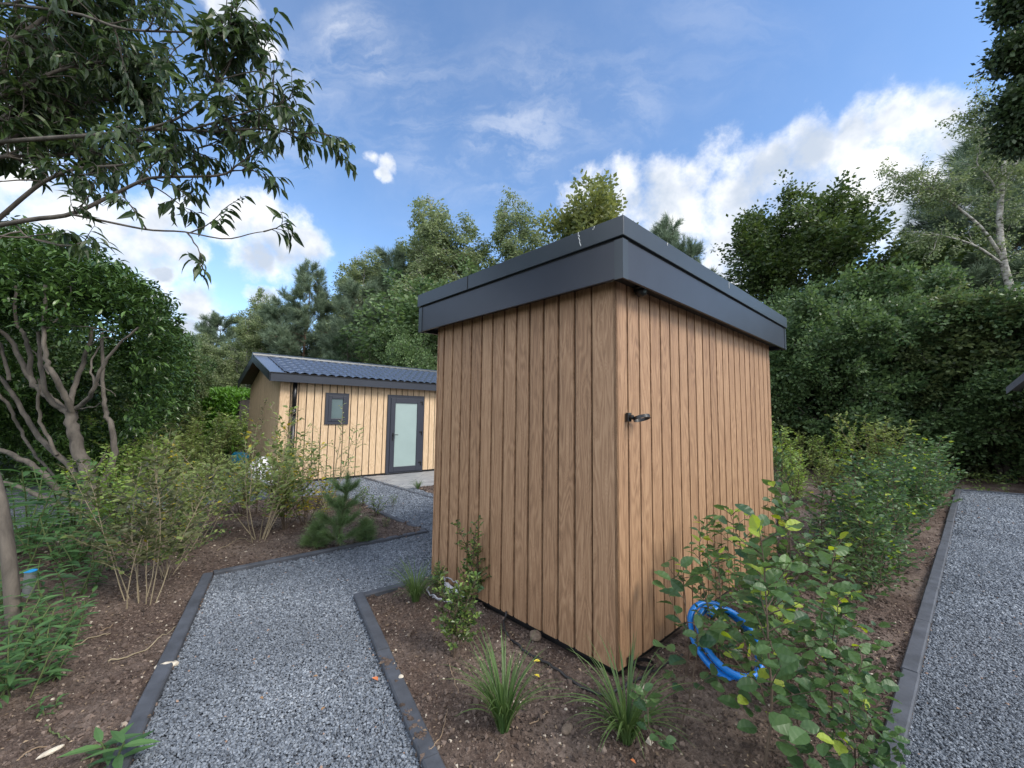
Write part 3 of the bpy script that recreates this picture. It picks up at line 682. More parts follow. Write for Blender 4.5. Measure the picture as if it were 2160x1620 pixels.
# ------------------------------------------------------------------ pale cabin
cab = empty('cabin', (KC[0], KC[1], 0), 'pale timber cabin with dark tiled roof, frosted door and small window', 'cabin')
def kf(s, v, z): p = Ke*s-Ka*v; return (p[0], p[1], z)          # s along front, v outwards
def kg(t, v, z): p = Ke*(-2.704)+Ka*t-Ke*v; return (p[0], p[1], z)
SL, SR, GW, ZE, ZR, OVG, EV = -2.704, 6.2, 3.457, 2.549, 3.135, .273, .256
segs = [(-2.704, 2.42), ]
def front_boards():
    b = MB(); r = np.random.RandomState(6); s = SL+.24; cuts = [SL]; 
    while s < SR: cuts.append(s); s += .1785
    cuts.append(SR)
    for i in range(len(cuts)-1):
        a, c = cuts[i], cuts[i+1]-.022; z = [(.06, 2.40)]
        zz = []
        if c > -1.683 and a < -1.109: zz = [(.06, 1.375, None), (2.16, 2.40, None)]
        elif c > -.047 and a < 1.074: zz = [(2.185, 2.40, None)]
        else: zz = [(.06, 2.40, None)]
        bd_ = float(r.randint(1, 300))
        for (z0, z1, _) in zz: b.prism([(a, 0), (a, .018), (c, .018), (c, 0)], z0, z1, lambda x, y, z: kf(x, y-.018, z), [0, 0, c-a, c-a], bd_)
        if len(zz) == 2:
            if a < -1.683: b.prism([(a, 0), (a, .018), (-1.685, .018), (-1.685, 0)], 1.375, 2.16, lambda x, y, z: kf(x, y-.018, z), [0, 0, .1, .1], bd_)
            if c > -1.109: b.prism([(-1.107, 0), (-1.107, .018), (c, .018), (c, 0)], 1.375, 2.16, lambda x, y, z: kf(x, y-.018, z), [0, 0, .1, .1], bd_)
        if len(zz) == 1 and zz[0][0] > 1:
            if a < -.047: b.prism([(a, 0), (a, .018), (-.049, .018), (-.049, 0)], .06, 2.185, lambda x, y, z: kf(x, y-.018, z), [0, 0, .1, .1], bd_)
            if c > 1.074: b.prism([(1.076, 0), (1.076, .018), (c, .018), (c, 0)], .06, 2.185, lambda x, y, z: kf(x, y-.018, z), [0, 0, .1, .1], bd_)
    return b
front_boards().build('front_wall', MT['wood_pale'], cab, board=True)
b = MB(); b.box(SL+.02, SR, -GW+.02, -.019, 0, 2.40, kf); b.build('inner_wall', MT['matt_black'], cab)
b = MB(); r = np.random.RandomState(4); u = 0.
while u < GW-.05:                                                # gable boards, topped by the roof slope
    w = .118; c = min(u+w-.010, GW); 
    zt = lambda t: 2.36+(ZR-.08-2.40)*(1-abs(t-GW/2)/(GW/2))
    V = [kg(x, v, z) for (x, v) in ((u, 0), (u, .018), (c, .018), (c, 0)) for z in (.06, zt(x))]
    V = [V[0], V[2], V[4], V[6], V[1], V[3], V[5], V[7]]
    V = [tuple(np.array(q_)+np.array([*(Ke*.018), 0])) for q_ in V]
    b.add(V, [(3, 2, 1, 0), (4, 5, 6, 7), (0, 1, 5, 4), (1, 2, 6, 5), (2, 3, 7, 6), (3, 0, 4, 7)], [0, 0, .1, .1]*2, float(r.randint(1, 300))); u += w
b.build('gable_wall', MT['wood_pale'], cab, board=True)
b = MB(); V = [kg(0.02, -.022, 2.3), kg(GW-.02, -.022, 2.3), kg(GW/2, -.022, ZR-.10)]; V += [tuple(np.array(v)+np.array([*(Ke*.05), 0])) for v in V]
b.add(V, [(0, 1, 2), (5, 4, 3), (0, 3, 4, 1), (1, 4, 5, 2), (2, 5, 3, 0)]); b.build('gable_backing', MT['matt_black'], cab)
# roof: tile-effect sheets, both slopes
def slope(sign):
    t0, t1 = (-EV, GW/2) if sign > 0 else (GW+EV, GW/2); L = math.hypot(t1-t0, ZR-ZE); s0, s1 = SL-OVG+.30, SR+.3
    us = np.arange(s0, s1, .0225); vs = np.linspace(0, 1, 76); U_, V_ = np.meshgrid(us, vs, indexing='ij')
    dist = (1-V_)*L; wav = np.cos(2*np.pi*U_/.205); row = .30
    ph = (dist+row*10-.035*wav)/row; fr_ = ph-np.floor(ph); hgt = .014*wav+.022*fr_**1.2
    t = t0+(t1-t0)*V_; z = ZE+(ZR-ZE)*V_+hgt+.012; P_ = Ke[None, None]*U_[..., None]+Ka[None, None]*t[..., None]
    VV = np.concatenate([P_, z[..., None]], -1).reshape(-1, 3); nx, ny = U_.shape
    I = (np.arange(nx-1)[:, None]*ny+np.arange(ny-1)[None]); F = np.stack([I, I+ny, I+ny+1, I+1], -1).reshape(-1, 4)
    if sign < 0: F = F[:, ::-1]
    np_mesh('roof_tiles', VV, F.ravel(), np.arange(len(F))*4, MT['roof_metal'], cab, smooth=True)
slope(1); slope(-1)
def k3(s, t, z): p = Ke*s+Ka*t; return (p[0], p[1], z)
def slab(b, s0, s1, ta, za, tb, zb, th): 
    V = [k3(s, t, z-d) for d in (th, 0) for (s, t, z) in ((s0, ta, za), (s1, ta, za), (s1, tb, zb), (s0, tb, zb))]
    b.add(V, [(3, 2, 1, 0), (4, 5, 6, 7), (0, 1, 5, 4), (1, 2, 6, 5), (2, 3, 7, 6), (3, 0, 4, 7)])
b = MB(); slab(b, SL-OVG+.02, SR+.3, -EV+.02, ZE-.0, GW/2, ZR-.0, .06); slab(b, SL-OVG+.02, SR+.3, GW/2, ZR-.0, GW+EV-.02, ZE-.0, .06); b.build('roof_underside', MT['soffit_brown'], cab)
b = MB(); slab(b, SL-OVG-.012, SL-OVG+.33, -EV-.012, ZE+.012, GW/2, ZR+.022, .02); slab(b, SL-OVG-.012, SL-OVG+.33, GW/2, ZR+.022, GW+EV+.012, ZE+.012, .02)
vt = b.build('verge_trim', MT['roof_metal'], cab)
b = MB(); slab(b, SL-OVG-.008, SL-OVG+.018, -EV-.008, ZE-.010, GW/2, ZR-.0, .185); slab(b, SL-OVG-.008, SL-OVG+.018, GW/2, ZR-.0, GW+EV+.008, ZE-.010, .185); b.build('bargeboard', MT['dark_metal'], cab)
b = MB(); b.box(SL-OVG-.006, SR+.3, EV-.012, EV+.008, 2.35, 2.545, kf); b.build('eaves_fascia', MT['dark_metal'], cab)
b = MB(); b.box(SL-OVG, SR+.3, EV+.0085, EV+.03, 2.536, 2.552, kf); b.build('drip_edge', MT['matt_black'], cab)
b = MB(); b.box(SL-OVG+.02, SR+.3, -.0, EV-.013, 2.40, 2.415, kf); b.build('eaves_soffit', MT['soffit'], cab)
b = MB(); s = SL-OVG-.02
while s < SR+.3:
    P_ = [np.array(k3(x, GW/2, ZR+.005)) for x in (s, s+.40)]; b.tube(P_, [.075, .075], 12); b.tube([np.array(k3(s+.37, GW/2, ZR+.005)), np.array(k3(s+.41, GW/2, ZR+.005))], .084, 12); s += .40
b.build('ridge_cap', MT['trim_metal'], cab, smooth=False)
b = MB(); r = .05; b.tube([kf(-2.40, .07, z) for z in (2.36, 1.71)], r, 14); b.tube([kf(-2.40, .07, z) for z in (1.60, .06)], r, 14); b.tube([kf(-2.40, .07, z) for z in (1.74, 1.58)], r+.006, 14)
dp = b.build('downpipe', MT['black'], cab, smooth=True)
for z in (2.1, 1.05): b = MB(); b.box(-2.45, -2.35, .0, .09, z, z+.02, kf); b.build('pipe_bracket', MT['black'], dp)
b = MB(); b.box(SL+.03, SR, -.03, -.012, -.02, .058, kf); b.build('plinth', MT['matt_black'], cab)
def frame(b, s0, s1, z0, z1, w, v0, v1):
    b.box(s0, s0+w, v0, v1, z0, z1, kf); b.box(s1-w, s1, v0, v1, z0, z1, kf); b.box(s0+w, s1-w, v0, v1, z1-w, z1, kf); b.box(s0+w, s1-w, v0, v1, z0, z0+w, kf)
wn = empty('window', (0, 0, 0), None, None); wn.parent = cab
b = MB(); frame(b, -1.683, -1.109, 1.375, 2.160, .07, -.02, .035); b.build('window_frame', MT['window_frame'], wn)
b = MB(); frame(b, -1.612, -1.180, 1.446, 2.089, .075, -.02, .046); b.build('sash', MT['window_frame'], wn, bevel=.006)
b = MB(); b.box(-1.54, -1.25, .0, .018, 1.52, 2.015, kf); b.build('pane', MT['frost_dark'], wn)
dr = empty('door', (0, 0, 0), None, None); dr.parent = cab
b = MB(); frame(b, -.047, 1.074, .04, 2.185, .085, -.02, .035); b.build('door_frame', MT['window_frame'], dr)
b = MB(); frame(b, .040, .987, .075, 2.098, .135, -.02, .055); b.build('door_leaf', MT['window_frame'], dr, bevel=.006)
b = MB(); b.box(.174, .853, .0, .028, .209, 1.964, kf); b.build('pane', MT['frost'], dr)
b = MB(); b.box(.095, .130, .055, .066, .93, 1.14, kf); b.tube([kf(.112, .06, 1.09), kf(.112, .10, 1.09), kf(.13, .115, 1.09), kf(.245, .112, 1.085)], .011, 8); b.build('handle', MT['black'], dr)
for z in (.20, 1.06, 1.92):
    b = MB(); b.tube([kf(1.0, .062, z), kf(1.0, .062, z+.11)], .014, 8); b.box(.93, .985, .055, .066, z+.07, z+.11, kf); b.build('hinge', MT['black'], dr)
b = MB(); b.box(-.03, 1.05, .0, .075, .0, .04, kf); b.build('threshold', MT['black'], dr)
# dark eaves corner of another building at the right edge
c = wp(2124, 822, 9.5)
nb_ = empty('neighbouring_building', (c[0], c[1], 0), 'dark roofed building whose eaves corner shows at the right edge', 'building')
def fb_(x, y, z): return (x, y, z)
zb = c[2]
dR = np.array([.80, -.60]); dU = np.array([.86, .51])
def nbf(s, t, z): p = dR*s+dU*t; return (p[0], p[1], z)
b = MB(); V = [nbf(0, 0, zb), nbf(0, 0, zb+.06), nbf(2.6, 0, zb+3.05), nbf(2.6, 0, zb+2.85)]; V += [tuple(np.array(v)+np.array([*(dU*3.5), 0])) for v in V]
b.add(V, [(0, 1, 2, 3), (7, 6, 5, 4), (1, 5, 6, 2), (0, 3, 7, 4), (0, 4, 5, 1), (3, 2, 6, 7)]); b.build('roof', MT['soffit'], nb_)
b = MB(); V = [nbf(-.01, -.025, zb-.10), nbf(-.01, -.025, zb+.05), nbf(2.6, -.025, zb+3.04), nbf(2.6, -.025, zb+2.72)]; V += [tuple(np.array(v)+np.array([*(dU*.02), 0])) for v in V]
b.add(V, [(0, 1, 2, 3), (7, 6, 5, 4), (1, 5, 6, 2), (0, 3, 7, 4), (0, 4, 5, 1), (3, 2, 6, 7)]); b.build('bargeboard', MT['dark_metal'], nb_)
b = MB(); b.box(.45, 2.6, .35, 3.5, 0, zb+.1, nbf); b.build('wall', MT['soffit_brown'], nb_)
# ------------------------------------------------------------------ tree and shrub kinds
make_tree_proto('birchA', 11, .46, 'spray_fine', 'L_birch', 'bark_birch', 14, .11, .15, lambda q: 2.7*math.sin(math.pi*(.22+.72*q))**.8*(1-.45*q)+.3, lambda q: .55+.5*q, 60, 13, 1.2, 1.5, 9, .5)
make_tree_proto('birchB', 12, .46, 'spray_fine', 'L_birch', 'bark_birch', 12, .10, .12, lambda q: 2.3*math.sin(math.pi*(.25+.7*q))**.7*(1-.35*q)+.25, lambda q: .5+.55*q, 54, 13, 1.2, 1.7, 9, .42, lean=(.1, .05))
make_tree_proto('pineA', 13, .52, 'needles', 'L_pine', 'bark_pine', 12, .16, .22, lambda q: 2.5*(1-q)**.6+.45, lambda q: .15+.55*q, 60, 14, .8, -.4, 10, .45)
make_tree_proto('pineB', 14, .52, 'needles', 'L_pine', 'bark_pine', 11, .15, .38, lambda q: 2.4*math.sin(math.pi*(.3+.62*q))**.6+.2, lambda q: .1+.6*q, 52, 15, .8, -.5, 10, .38)
make_tree_proto('spruce', 15, .45, 'needles', 'L_spruce', 'bark_dark', 9, .12, .05, lambda q: 2.1*(1-q)**.9+.15, lambda q: -.1+.3*q, 60, 10, .6, .3, 5, .4)
make_tree_proto('oak', 16, .33, 'spray', 'L_oak', 'bark_dark', 9.5, .22, .30, lambda q: 4.1*math.sin(math.pi*(.20+.66*q))**.7*(1-.25*q), lambda q: .25+.95*q, 52, 20, 1.25, .3, 11, .45, wob=.05)
make_tree_proto('maple', 17, .46, 'spray', 'L_maple', 'bark', 11, .14, .25, lambda q: 2.6*math.sin(math.pi*(.22+.66*q))**.7, lambda q: .6+.5*q, 44, 10, 1.1, .2, 7, .5)
make_tree_proto('hazelA', 18, .27, 'spray', 'L_hazel', 'bark', 5.0, .07, .10, lambda q: 2.3*math.sin(math.pi*(.25+.6*q))**.6, lambda q: .45+.5*q, 70, 18, .95, .4, 13, .45, stems=5)
make_tree_proto('hazelB', 19, .27, 'spray', 'L_hazel_olive', 'bark', 4.6, .06, .14, lambda q: 2.0*math.sin(math.pi*(.25+.6*q))**.6, lambda q: .4+.5*q, 60, 18, .95, .5, 13, .40, stems=4)
make_tree_proto('pollard', 20, .17, 'spray', 'L_hazel', 'bark', 4.0, .06, .08, lambda q: 1.7*math.sin(math.pi*(.25+.6*q))**.6, lambda q: .4+.5*q, 56, 16, .8, .2, 16, .6, stems=4)
def site(px, dep, toppy):
    p = wp(px, 868, dep); return (p[0], p[1], -.05), float(wp(px, toppy, dep)[2])
WL = 'woodland trees behind the cabin'
for (k, px, dep, top, rz, sx, nm, cat, lab) in [
    ('pineA', 425, 34, 712, 0., 1.15, 'pine_tree', 'pine tree', 'dark pine at the left end of the treeline, lowest of the pines, beside the laurel'),
    ('birchB', 505, 30, 690, 1., 1.3, 'birch_tree', 'birch tree', 'drooping green birch between the lowest dark pine and the cabin gable'),
    ('birchB', 548, 36, 600, 2., .8, 'birch_tree', 'birch tree', 'wispy thin birch top poking up against the white cloud left of the pines'),
    ('pineB', 475, 31, 668, 2.3, 1.2, 'pine_tree', 'pine tree', 'rounded grey green pine above and left of the cabin gable'),
    ('pineA', 632, 27, 562, .8, 1.0, 'pine_tree', 'pine tree', 'bushy blue green pine with pointed top standing over the cabin ridge'),
    ('pineB', 580, 31, 640, 4., 1.35, 'pine_tree', 'pine tree', 'dark pine directly behind the cabin roof apex'),
    ('birchA', 735, 27, 515, 0., 1.2, 'birch_tree', 'birch tree', 'slender drooping birch just right of the pointed pine'),
    ('pineA', 805, 29, 508, 3., 1.15, 'pine_tree', 'pine tree', 'tall dark pine between the slender birch and the tallest birch'),
    ('birchA', 905, 26, 385, 1.6, 1.15, 'birch_tree', 'birch tree', 'tallest birch with pale trunk, highest top left of the shed roof'),
    ('birchB', 965, 28, 478, 4.4, 1.35, 'birch_tree', 'birch tree', 'full drooping birch touching the left corner of the shed roof'),
    ('birchB', 850, 31, 490, 5.2, 1.3, 'birch_tree', 'birch tree', 'paler birch close behind the tallest birch on its left'),
    ('spruce', 745, 22, 690, 0., 1.1, 'spruce_tree', 'spruce tree', 'low dark spruce right behind the middle of the cabin roof'),
    ('spruce', 690, 25, 720, 2., 1.1, 'spruce_tree', 'spruce tree', 'small dark spruce left of the low spruce behind the cabin ridge'),
    ('pollard', 885, 19, 700, 0., 1.0, 'young_tree', 'young tree', 'bright green leafy young tree between cabin roof and shed wall'),
    ('birchB', 820, 21, 690, 3., 1.2, 'birch_tree', 'birch tree', 'low pale birch foliage above the right part of the cabin roof'),
    ('birchA', 1105, 27, 405, 3.1, 1.1, 'birch_tree', 'birch tree', 'narrow birch rising behind the middle of the shed roof'),
    ('maple', 1215, 22, 388, .4, 1.25, 'maple_tree', 'maple tree', 'yellow green leafy tree rising behind the shed roof near its peak'),
    ('maple', 1060, 30, 520, 2.4, 1.1, 'maple_tree', 'maple tree', 'low yellowish tree right of the full drooping birch, mostly hidden by the shed'),
    ('pineA', 1388, 30, 466, 1., .8, 'pine_tree', 'pine tree', 'pine tip showing over the shed roof just right of its peak'),
    ('pineA', 1425, 31, 484, 5., .8, 'pine_tree', 'pine tree', 'middle of the three pine tips over the shed roof edge'),
    ('pineB', 1462, 29, 512, 2., .8, 'pine_tree', 'pine tree', 'pine tip against the left flank of the big oak'),
    ('birchB', 455, 25, 705, 2.9, 1.3, 'birch_tree', 'birch tree', 'soft green birch just right of the laurel at the low end of the treeline'),
    ('birchA', 525, 27, 655, 4.1, 1.2, 'birch_tree', 'birch tree', 'light green birch above the cabin gable, left of the pointed pine'),
    ('birchB', 690, 30, 585, .5, 1.3, 'birch_tree', 'birch tree', 'pale birch filling the gap right of the pointed pine'),
    ('pineB', 770, 24, 600, 1.9, 1.1, 'pine_tree', 'pine tree', 'shorter pine in front of the slender birch'),
    ('pollard', 1010, 24, 560, 2.2, 1.6, 'young_tree', 'young tree', 'leafy green tree low behind the left half of the shed roof'),
    ]:
    loc, h = site(px, dep, top); tree(k, loc, lab, cat, h, rz, WL, nm, sx)
WR = 'trees on the right beyond the shed'
for (k, px, dep, top, rz, sx, nm, cat, lab) in [
    ('oak', 1655, 20, 372, 0., 1.22, 'oak_tree', 'oak tree', 'big round crowned oak standing alone above the right end of the shed roof'),
    ('hazelA', 1740, 14, 640, 0., 1.1, 'hazel_bush', 'tree', 'tall dark green hazel right beside the far end of the shed'),
    ('hazelB', 1640, 15.5, 680, 1.5, 1.1, 'hazel_bush', 'tree', 'dark hazel partly hidden by the right corner of the shed roof'),
    ('hazelA', 1880, 13.5, 588, 2., 1.0, 'hazel_bush', 'tree', 'highest dark green hazel in the middle of the right thicket'),
    ('hazelB', 1995, 13, 655, 3.6, 1.15, 'hazel_bush', 'tree', 'dark hazel below the leaning birch in the right thicket'),
    ('hazelA', 2110, 12, 625, 4.5, 1.1, 'hazel_bush', 'tree', 'dark hazel at the right edge behind the dark roof corner'),
    ('hazelB', 2235, 12, 600, 5.5, 1.2, 'hazel_bush', 'tree', 'shaded hazel just beyond the right edge of view'),
    ('hazelA', 1800, 17, 600, 5., 1.2, 'hazel_bush', 'tree', 'hazel filling the gap between the oak and the thicket'),
    ('pineA', 1985, 19, 510, 2., 1.15, 'pine_tree', 'pine tree', 'dark pine left of the white trunked leaning birch'),
    ('pineA', 2075, 21, 300, 0., 1.25, 'pine_tree', 'pine tree', 'tall dark pine behind the leaning birch'),
    ('pineB', 2160, 19, 330, 1., 1.2, 'pine_tree', 'pine tree', 'tall dark pine at the right edge behind the leaning birch'),
    ('pineB', 1900, 24, 580, 4., 1., 'pine_tree', 'pine tree', 'low distant pine between the oak and the dark pines'),
    ]:
    loc, h = site(px, dep, top); tree(k, loc, lab, cat, h, rz, WR, nm, sx)
# the far woodland that reads as one mass
rng = np.random.RandomState(77); P = []
for i in range(15000):
    a = rng.uniform(-1.05, 1.0); dpt = rng.uniform(33, 52); x = math.tan(a)*dpt
    top = 7.5+2.2*math.sin(x*.35)+1.4*math.sin(x*.9+1)-(3.0 if a < -.6 else 0)
    P.append((x, dpt, top*rng.rand()**.8))
for i in range(9000):                                              # dark undergrowth behind the hazels
    a = rng.uniform(.52, .98); dpt = rng.uniform(15, 24); P.append((math.tan(a)*dpt, dpt, 4.6*rng.rand()))
P = np.array(P); n = len(P)
tag(leaves('distant_woodland', P, rng.normal(size=(n, 3)), rng.normal(size=(n, 3))*.6+[0, 0, 1], rng.uniform(.7, 1.5, n), 'spray', MT['L_dark'], None, np.clip(rng.normal(.5, .25, n), 0, 1)), 'dark green mass of distant woodland behind the trees', 'woodland', kind='stuff')
# leaning birch at the right
bt = empty('leaning_birch_tree', (*wp(2160, 868, 15)[:2], 0), 'leaning birch with white trunk and long bare limb reaching left against the clouds', 'birch tree', WR)
bt.location = (0, 0, 0); Wd = Wood(); rng = np.random.RandomState(31); TP = []; TD = []
def pl(pts, dep): return np.array([wp(p[0], p[1], dep if len(p) < 3 else p[2]) for p in pts])
def smooth_path(P, n=24):
    P = np.asarray(P); m_ = len(P); t = np.linspace(0, m_-1, n); o = []
    for x in t:
        i = min(int(x), m_-2); f = x-i; p0 = P[max(i-1, 0)]; p1 = P[i]; p2 = P[i+1]; p3 = P[min(i+2, m_-1)]
        o.append(.5*((2*p1)+(-p0+p2)*f+(2*p0-5*p1+4*p2-p3)*f*f+(-p0+3*p1-3*p2+p3)*f**3))
    return np.array(o)
for (pts, r0, r1, dens) in [([(2190, 900), (2165, 740), (2140, 640), (2118, 560), (2108, 480), (2112, 400), (2118, 340), (2100, 300), (2090, 270), (2075, 240)], .15, .02, 44),
    ([(2112, 540), (2070, 480), (2010, 430), (1960, 392), (1925, 378), (1870, 372)], .055, .01, 44), ([(2110, 420), (2090, 380), (2060, 340), (2090, 300)], .04, .01, 14),
    ([(2112, 400), (2140, 350), (2170, 300)], .05, .02, 12), ([(2118, 560), (2060, 520), (2000, 500), (1950, 495)], .05, .01, 16), ([(2110, 330), (2085, 290), (2060, 225)], .03, .008, 12)]:
    B = smooth_path(pl(pts, 15), 16); Wd.tube(B, np.linspace(r0, r1, 16), 8)
    for i in range(dens):
        t = rng.uniform(.3, 1.); p, d = along(B, t); v = unit(d*.5+rng.normal(size=3)*.8+[0, 0, .3]); C_ = curve(rng, p, v, rng.uniform(.5, 1.3), 6, .2, -.08); Wd.tube(C_, np.linspace(.014, .003, 6), 3)
        for j in range(12):
            q_, e_ = along(C_, rng.uniform(.2, 1)); TP.append(q_+rng.normal(size=3)*.10); TD.append(e_*.4+rng.normal(size=3)*.3+[0, 0, -.8])
Wd.build('trunk', MT['bark_birch'], bt); TP = np.array(TP); n = len(TP)
leaves('crown', TP, np.array(TD), rng.normal(size=(n, 3))+[0, 0, 1], rng.uniform(.22, .40, n), 'spray_fine', MT['L_birch'], bt, np.clip(rng.normal(.35, .2, n), 0, 1))
# near dark tree whose foliage hangs into the top right corner
def bough_tree(name, label, cat, branches, dep, leafm, barkm, tmpl, lsz, seed, sub, subL, tw, twL, nl, droop=.5, group=None, trunkpart='trunk', tintc=.4, base=None):
    e = empty(name, (0, 0, 0), label, cat, group); r = np.random.RandomState(seed); Wd = Wood(); P = []; D = []
    for (pts, r0, r1, dn) in branches:
        B = smooth_path(pl(pts, dep), max(10, len(pts)*3)); Wd.tube(B, np.linspace(r0, r1, len(B)), 9 if r0 > .03 else 6)
        L = np.linalg.norm(np.diff(B, axis=0), axis=1).sum()
        for i in range(int(sub*dn*L)):
            t = r.uniform(.12, 1.)**.75; p, d = along(B, t); v = unit(d*.9+r.normal(size=3)*.55+[0, 0, .2]); Ls = subL*r.uniform(.5, 1.2)*(1.15-.5*t)
            C_ = curve(r, p, v, Ls, 7, .16, -.01); Wd.tube(C_, np.linspace(.006, .002, 7), 4)
            for j in range(tw):
                t2 = r.uniform(.25, 1); p2, d2 = along(C_, t2); v2 = unit(d2+r.normal(size=3)*.55); E_ = curve(r, p2, v2, twL*r.uniform(.5, 1.2), 5, .12, -.04); Wd.tube(E_, np.linspace(.003, .0012, 5), 3)
                for k in range(nl):
                    p3, d3 = along(E_, .15+.85*(k+.5)/nl); sd = unit(np.cross(d3, (0, 0, 1)))*(1 if k % 2 else -1)
                    P.append(p3); D.append(unit(d3*.7+sd*.6+r.normal(size=3)*.25+np.array([0, 0, -droop])))
    Wd.build(trunkpart, MT[barkm], e); P = np.array(P); n = len(P)
    leaves('foliage', P, np.array(D), r.normal(size=(n, 3))*.4+[0, 0, 1], lsz*r.uniform(.6, 1.2, n), tmpl, MT[leafm], e, np.clip(r.normal(tintc, .25, n), 0, 1))
    return e
bough_tree('maple_tree', 'dark broadleaved bough hanging into the top right corner', 'tree',
    [([(2420, 900), (2400, 500), (2380, 100), (2360, -200)], .14, .06, .1), ([(2390, 250), (2300, 180), (2200, 130), (2140, 110)], .04, .008, 3.), ([(2380, 100), (2280, 40), (2190, 20), (2150, 15)], .04, .008, 2.4),
     ([(2390, 300), (2280, 260), (2190, 245), (2140, 230)], .03, .006, 2.6), ([(2390, 380), (2300, 330), (2200, 300), (2150, 290)], .03, .006, 1.4)], 7.0, 'L_dark', 'bark_dark', 'spray', .20, 41, 9, .42, 5, .25, 4, .3, tintc=.45)
# overhanging cherry, upper left
D3 = 2.75
chb = [([(38, 1405, 2.82), (28, 1300, 2.84), (18, 1180, 2.86), (-5, 1040, 2.9), (-60, 860, 2.95), (-80, 700, 2.95), (-50, 560, 2.9), (-22, 440, 2.9), (-18, 330, 2.9), (-20, 200, 2.9), (-15, 60, 2.95), (0, -120, 3.0), (20, -300, 3.0)], .043, .022, .0),
    ([(-80, 490, 2.85), (60, 464, 2.75), (148, 452, 2.7), (230, 415), (296, 383), (333, 374), (463, 370, 2.7), (500, 348, 2.68), (537, 326, 2.65), (600, 308, 2.6)], .016, .003, .38),
    ([(150, 452, 2.7), (237, 470, 2.7), (315, 485, 2.68), (389, 489, 2.66), (474, 504, 2.62), (533, 492, 2.6), (560, 488, 2.6)], .008, .002, .28),
    ([(-90, 305, 2.95), (111, 291, 2.8), (222, 283, 2.75), (296, 274, 2.7), (389, 274), (463, 278), (537, 272, 2.65), (600, 276, 2.6), (640, 283, 2.55)], .015, .003, .95),
    ([(-90, 540, 2.95), (55, 411, 2.95), (111, 374, 2.95), (167, 355, 2.95), (259, 348, 2.9), (315, 330, 2.9), (430, 310, 2.85)], .017, .003, .8),
    ([(-70, 0, 2.95), (148, 26, 2.8), (260, 61, 2.7), (389, 68, 2.65), (450, 80, 2.6), (490, 70, 2.6)], .010, .003, .9),
    ([(300, 274, 2.7), (363, 255, 2.68), (415, 222, 2.66), (467, 167, 2.62), (495, 110, 2.6), (502, 80, 2.6)], .009, .003, .8),
    ([(400, 274, 2.7), (480, 250, 2.65), (560, 225, 2.6), (600, 215, 2.55)], .007, .002, .8),
    ([(467, 167, 2.62), (540, 150, 2.6), (570, 160, 2.58)], .005, .002, .6),
    ([(10, 200, 2.9), (120, 150, 3.0), (230, 130, 3.1), (330, 150, 3.1)], .02, .004, 2.6), ([(30, 80, 2.95), (120, 20, 3.1), (240, -30, 3.2), (330, -10, 3.2)], .02, .004, 2.6),
    ([(8, 300, 2.9), (100, 240, 3.2), (220, 210, 3.3), (320, 215, 3.3)], .02, .004, 2.8), ([(8, 330, 2.9), (90, 330, 3.2), (190, 320, 3.2), (290, 300, 3.2)], .016, .004, 2.2),
    ([(50, 0, 2.95), (130, -90, 2.9), (260, -130, 2.8)], .015, .004, 1.3), ([(5, 250, 2.9), (60, 180, 3.5), (140, 90, 3.8), (230, 60, 3.9)], .015, .004, 3.), ([(5, 250, 2.9), (40, 270, 3.7), (130, 210, 4.), (200, 180, 4.)], .015, .004, 3.),
    ([(8, 150, 2.9), (40, 100, 3.1), (90, 60, 3.2), (170, 70, 3.3)], .015, .004, 3.), ([(8, 200, 2.9), (30, 180, 3.2), (70, 230, 3.3), (140, 270, 3.4)], .015, .004, 2.6),
    ([(20, 470, 2.8), (55, 498, 2.75), (100, 512, 2.7), (150, 518, 2.68), (185, 512, 2.66), (215, 520, 2.66)], .006, .002, .35)]
chb = [([(-75, p[0][1]+18, 2.95)]+p, a, b_, c_) if p[0][0] > -30 and 6 < i and i != 17 and i != 8 and p[0][0] < 60 else (p, a, b_, c_) for i, (p, a, b_, c_) in enumerate(chb)]
bough_tree('cherry_tree', 'overhanging broadleaved tree with ringed pale trunk and drooping dark leaves at the left edge', 'tree', chb, D3, 'L_cherry', 'bark', 'cherry', .092, 51, 11, .33, 4, .16, 5, .45, tintc=.4)
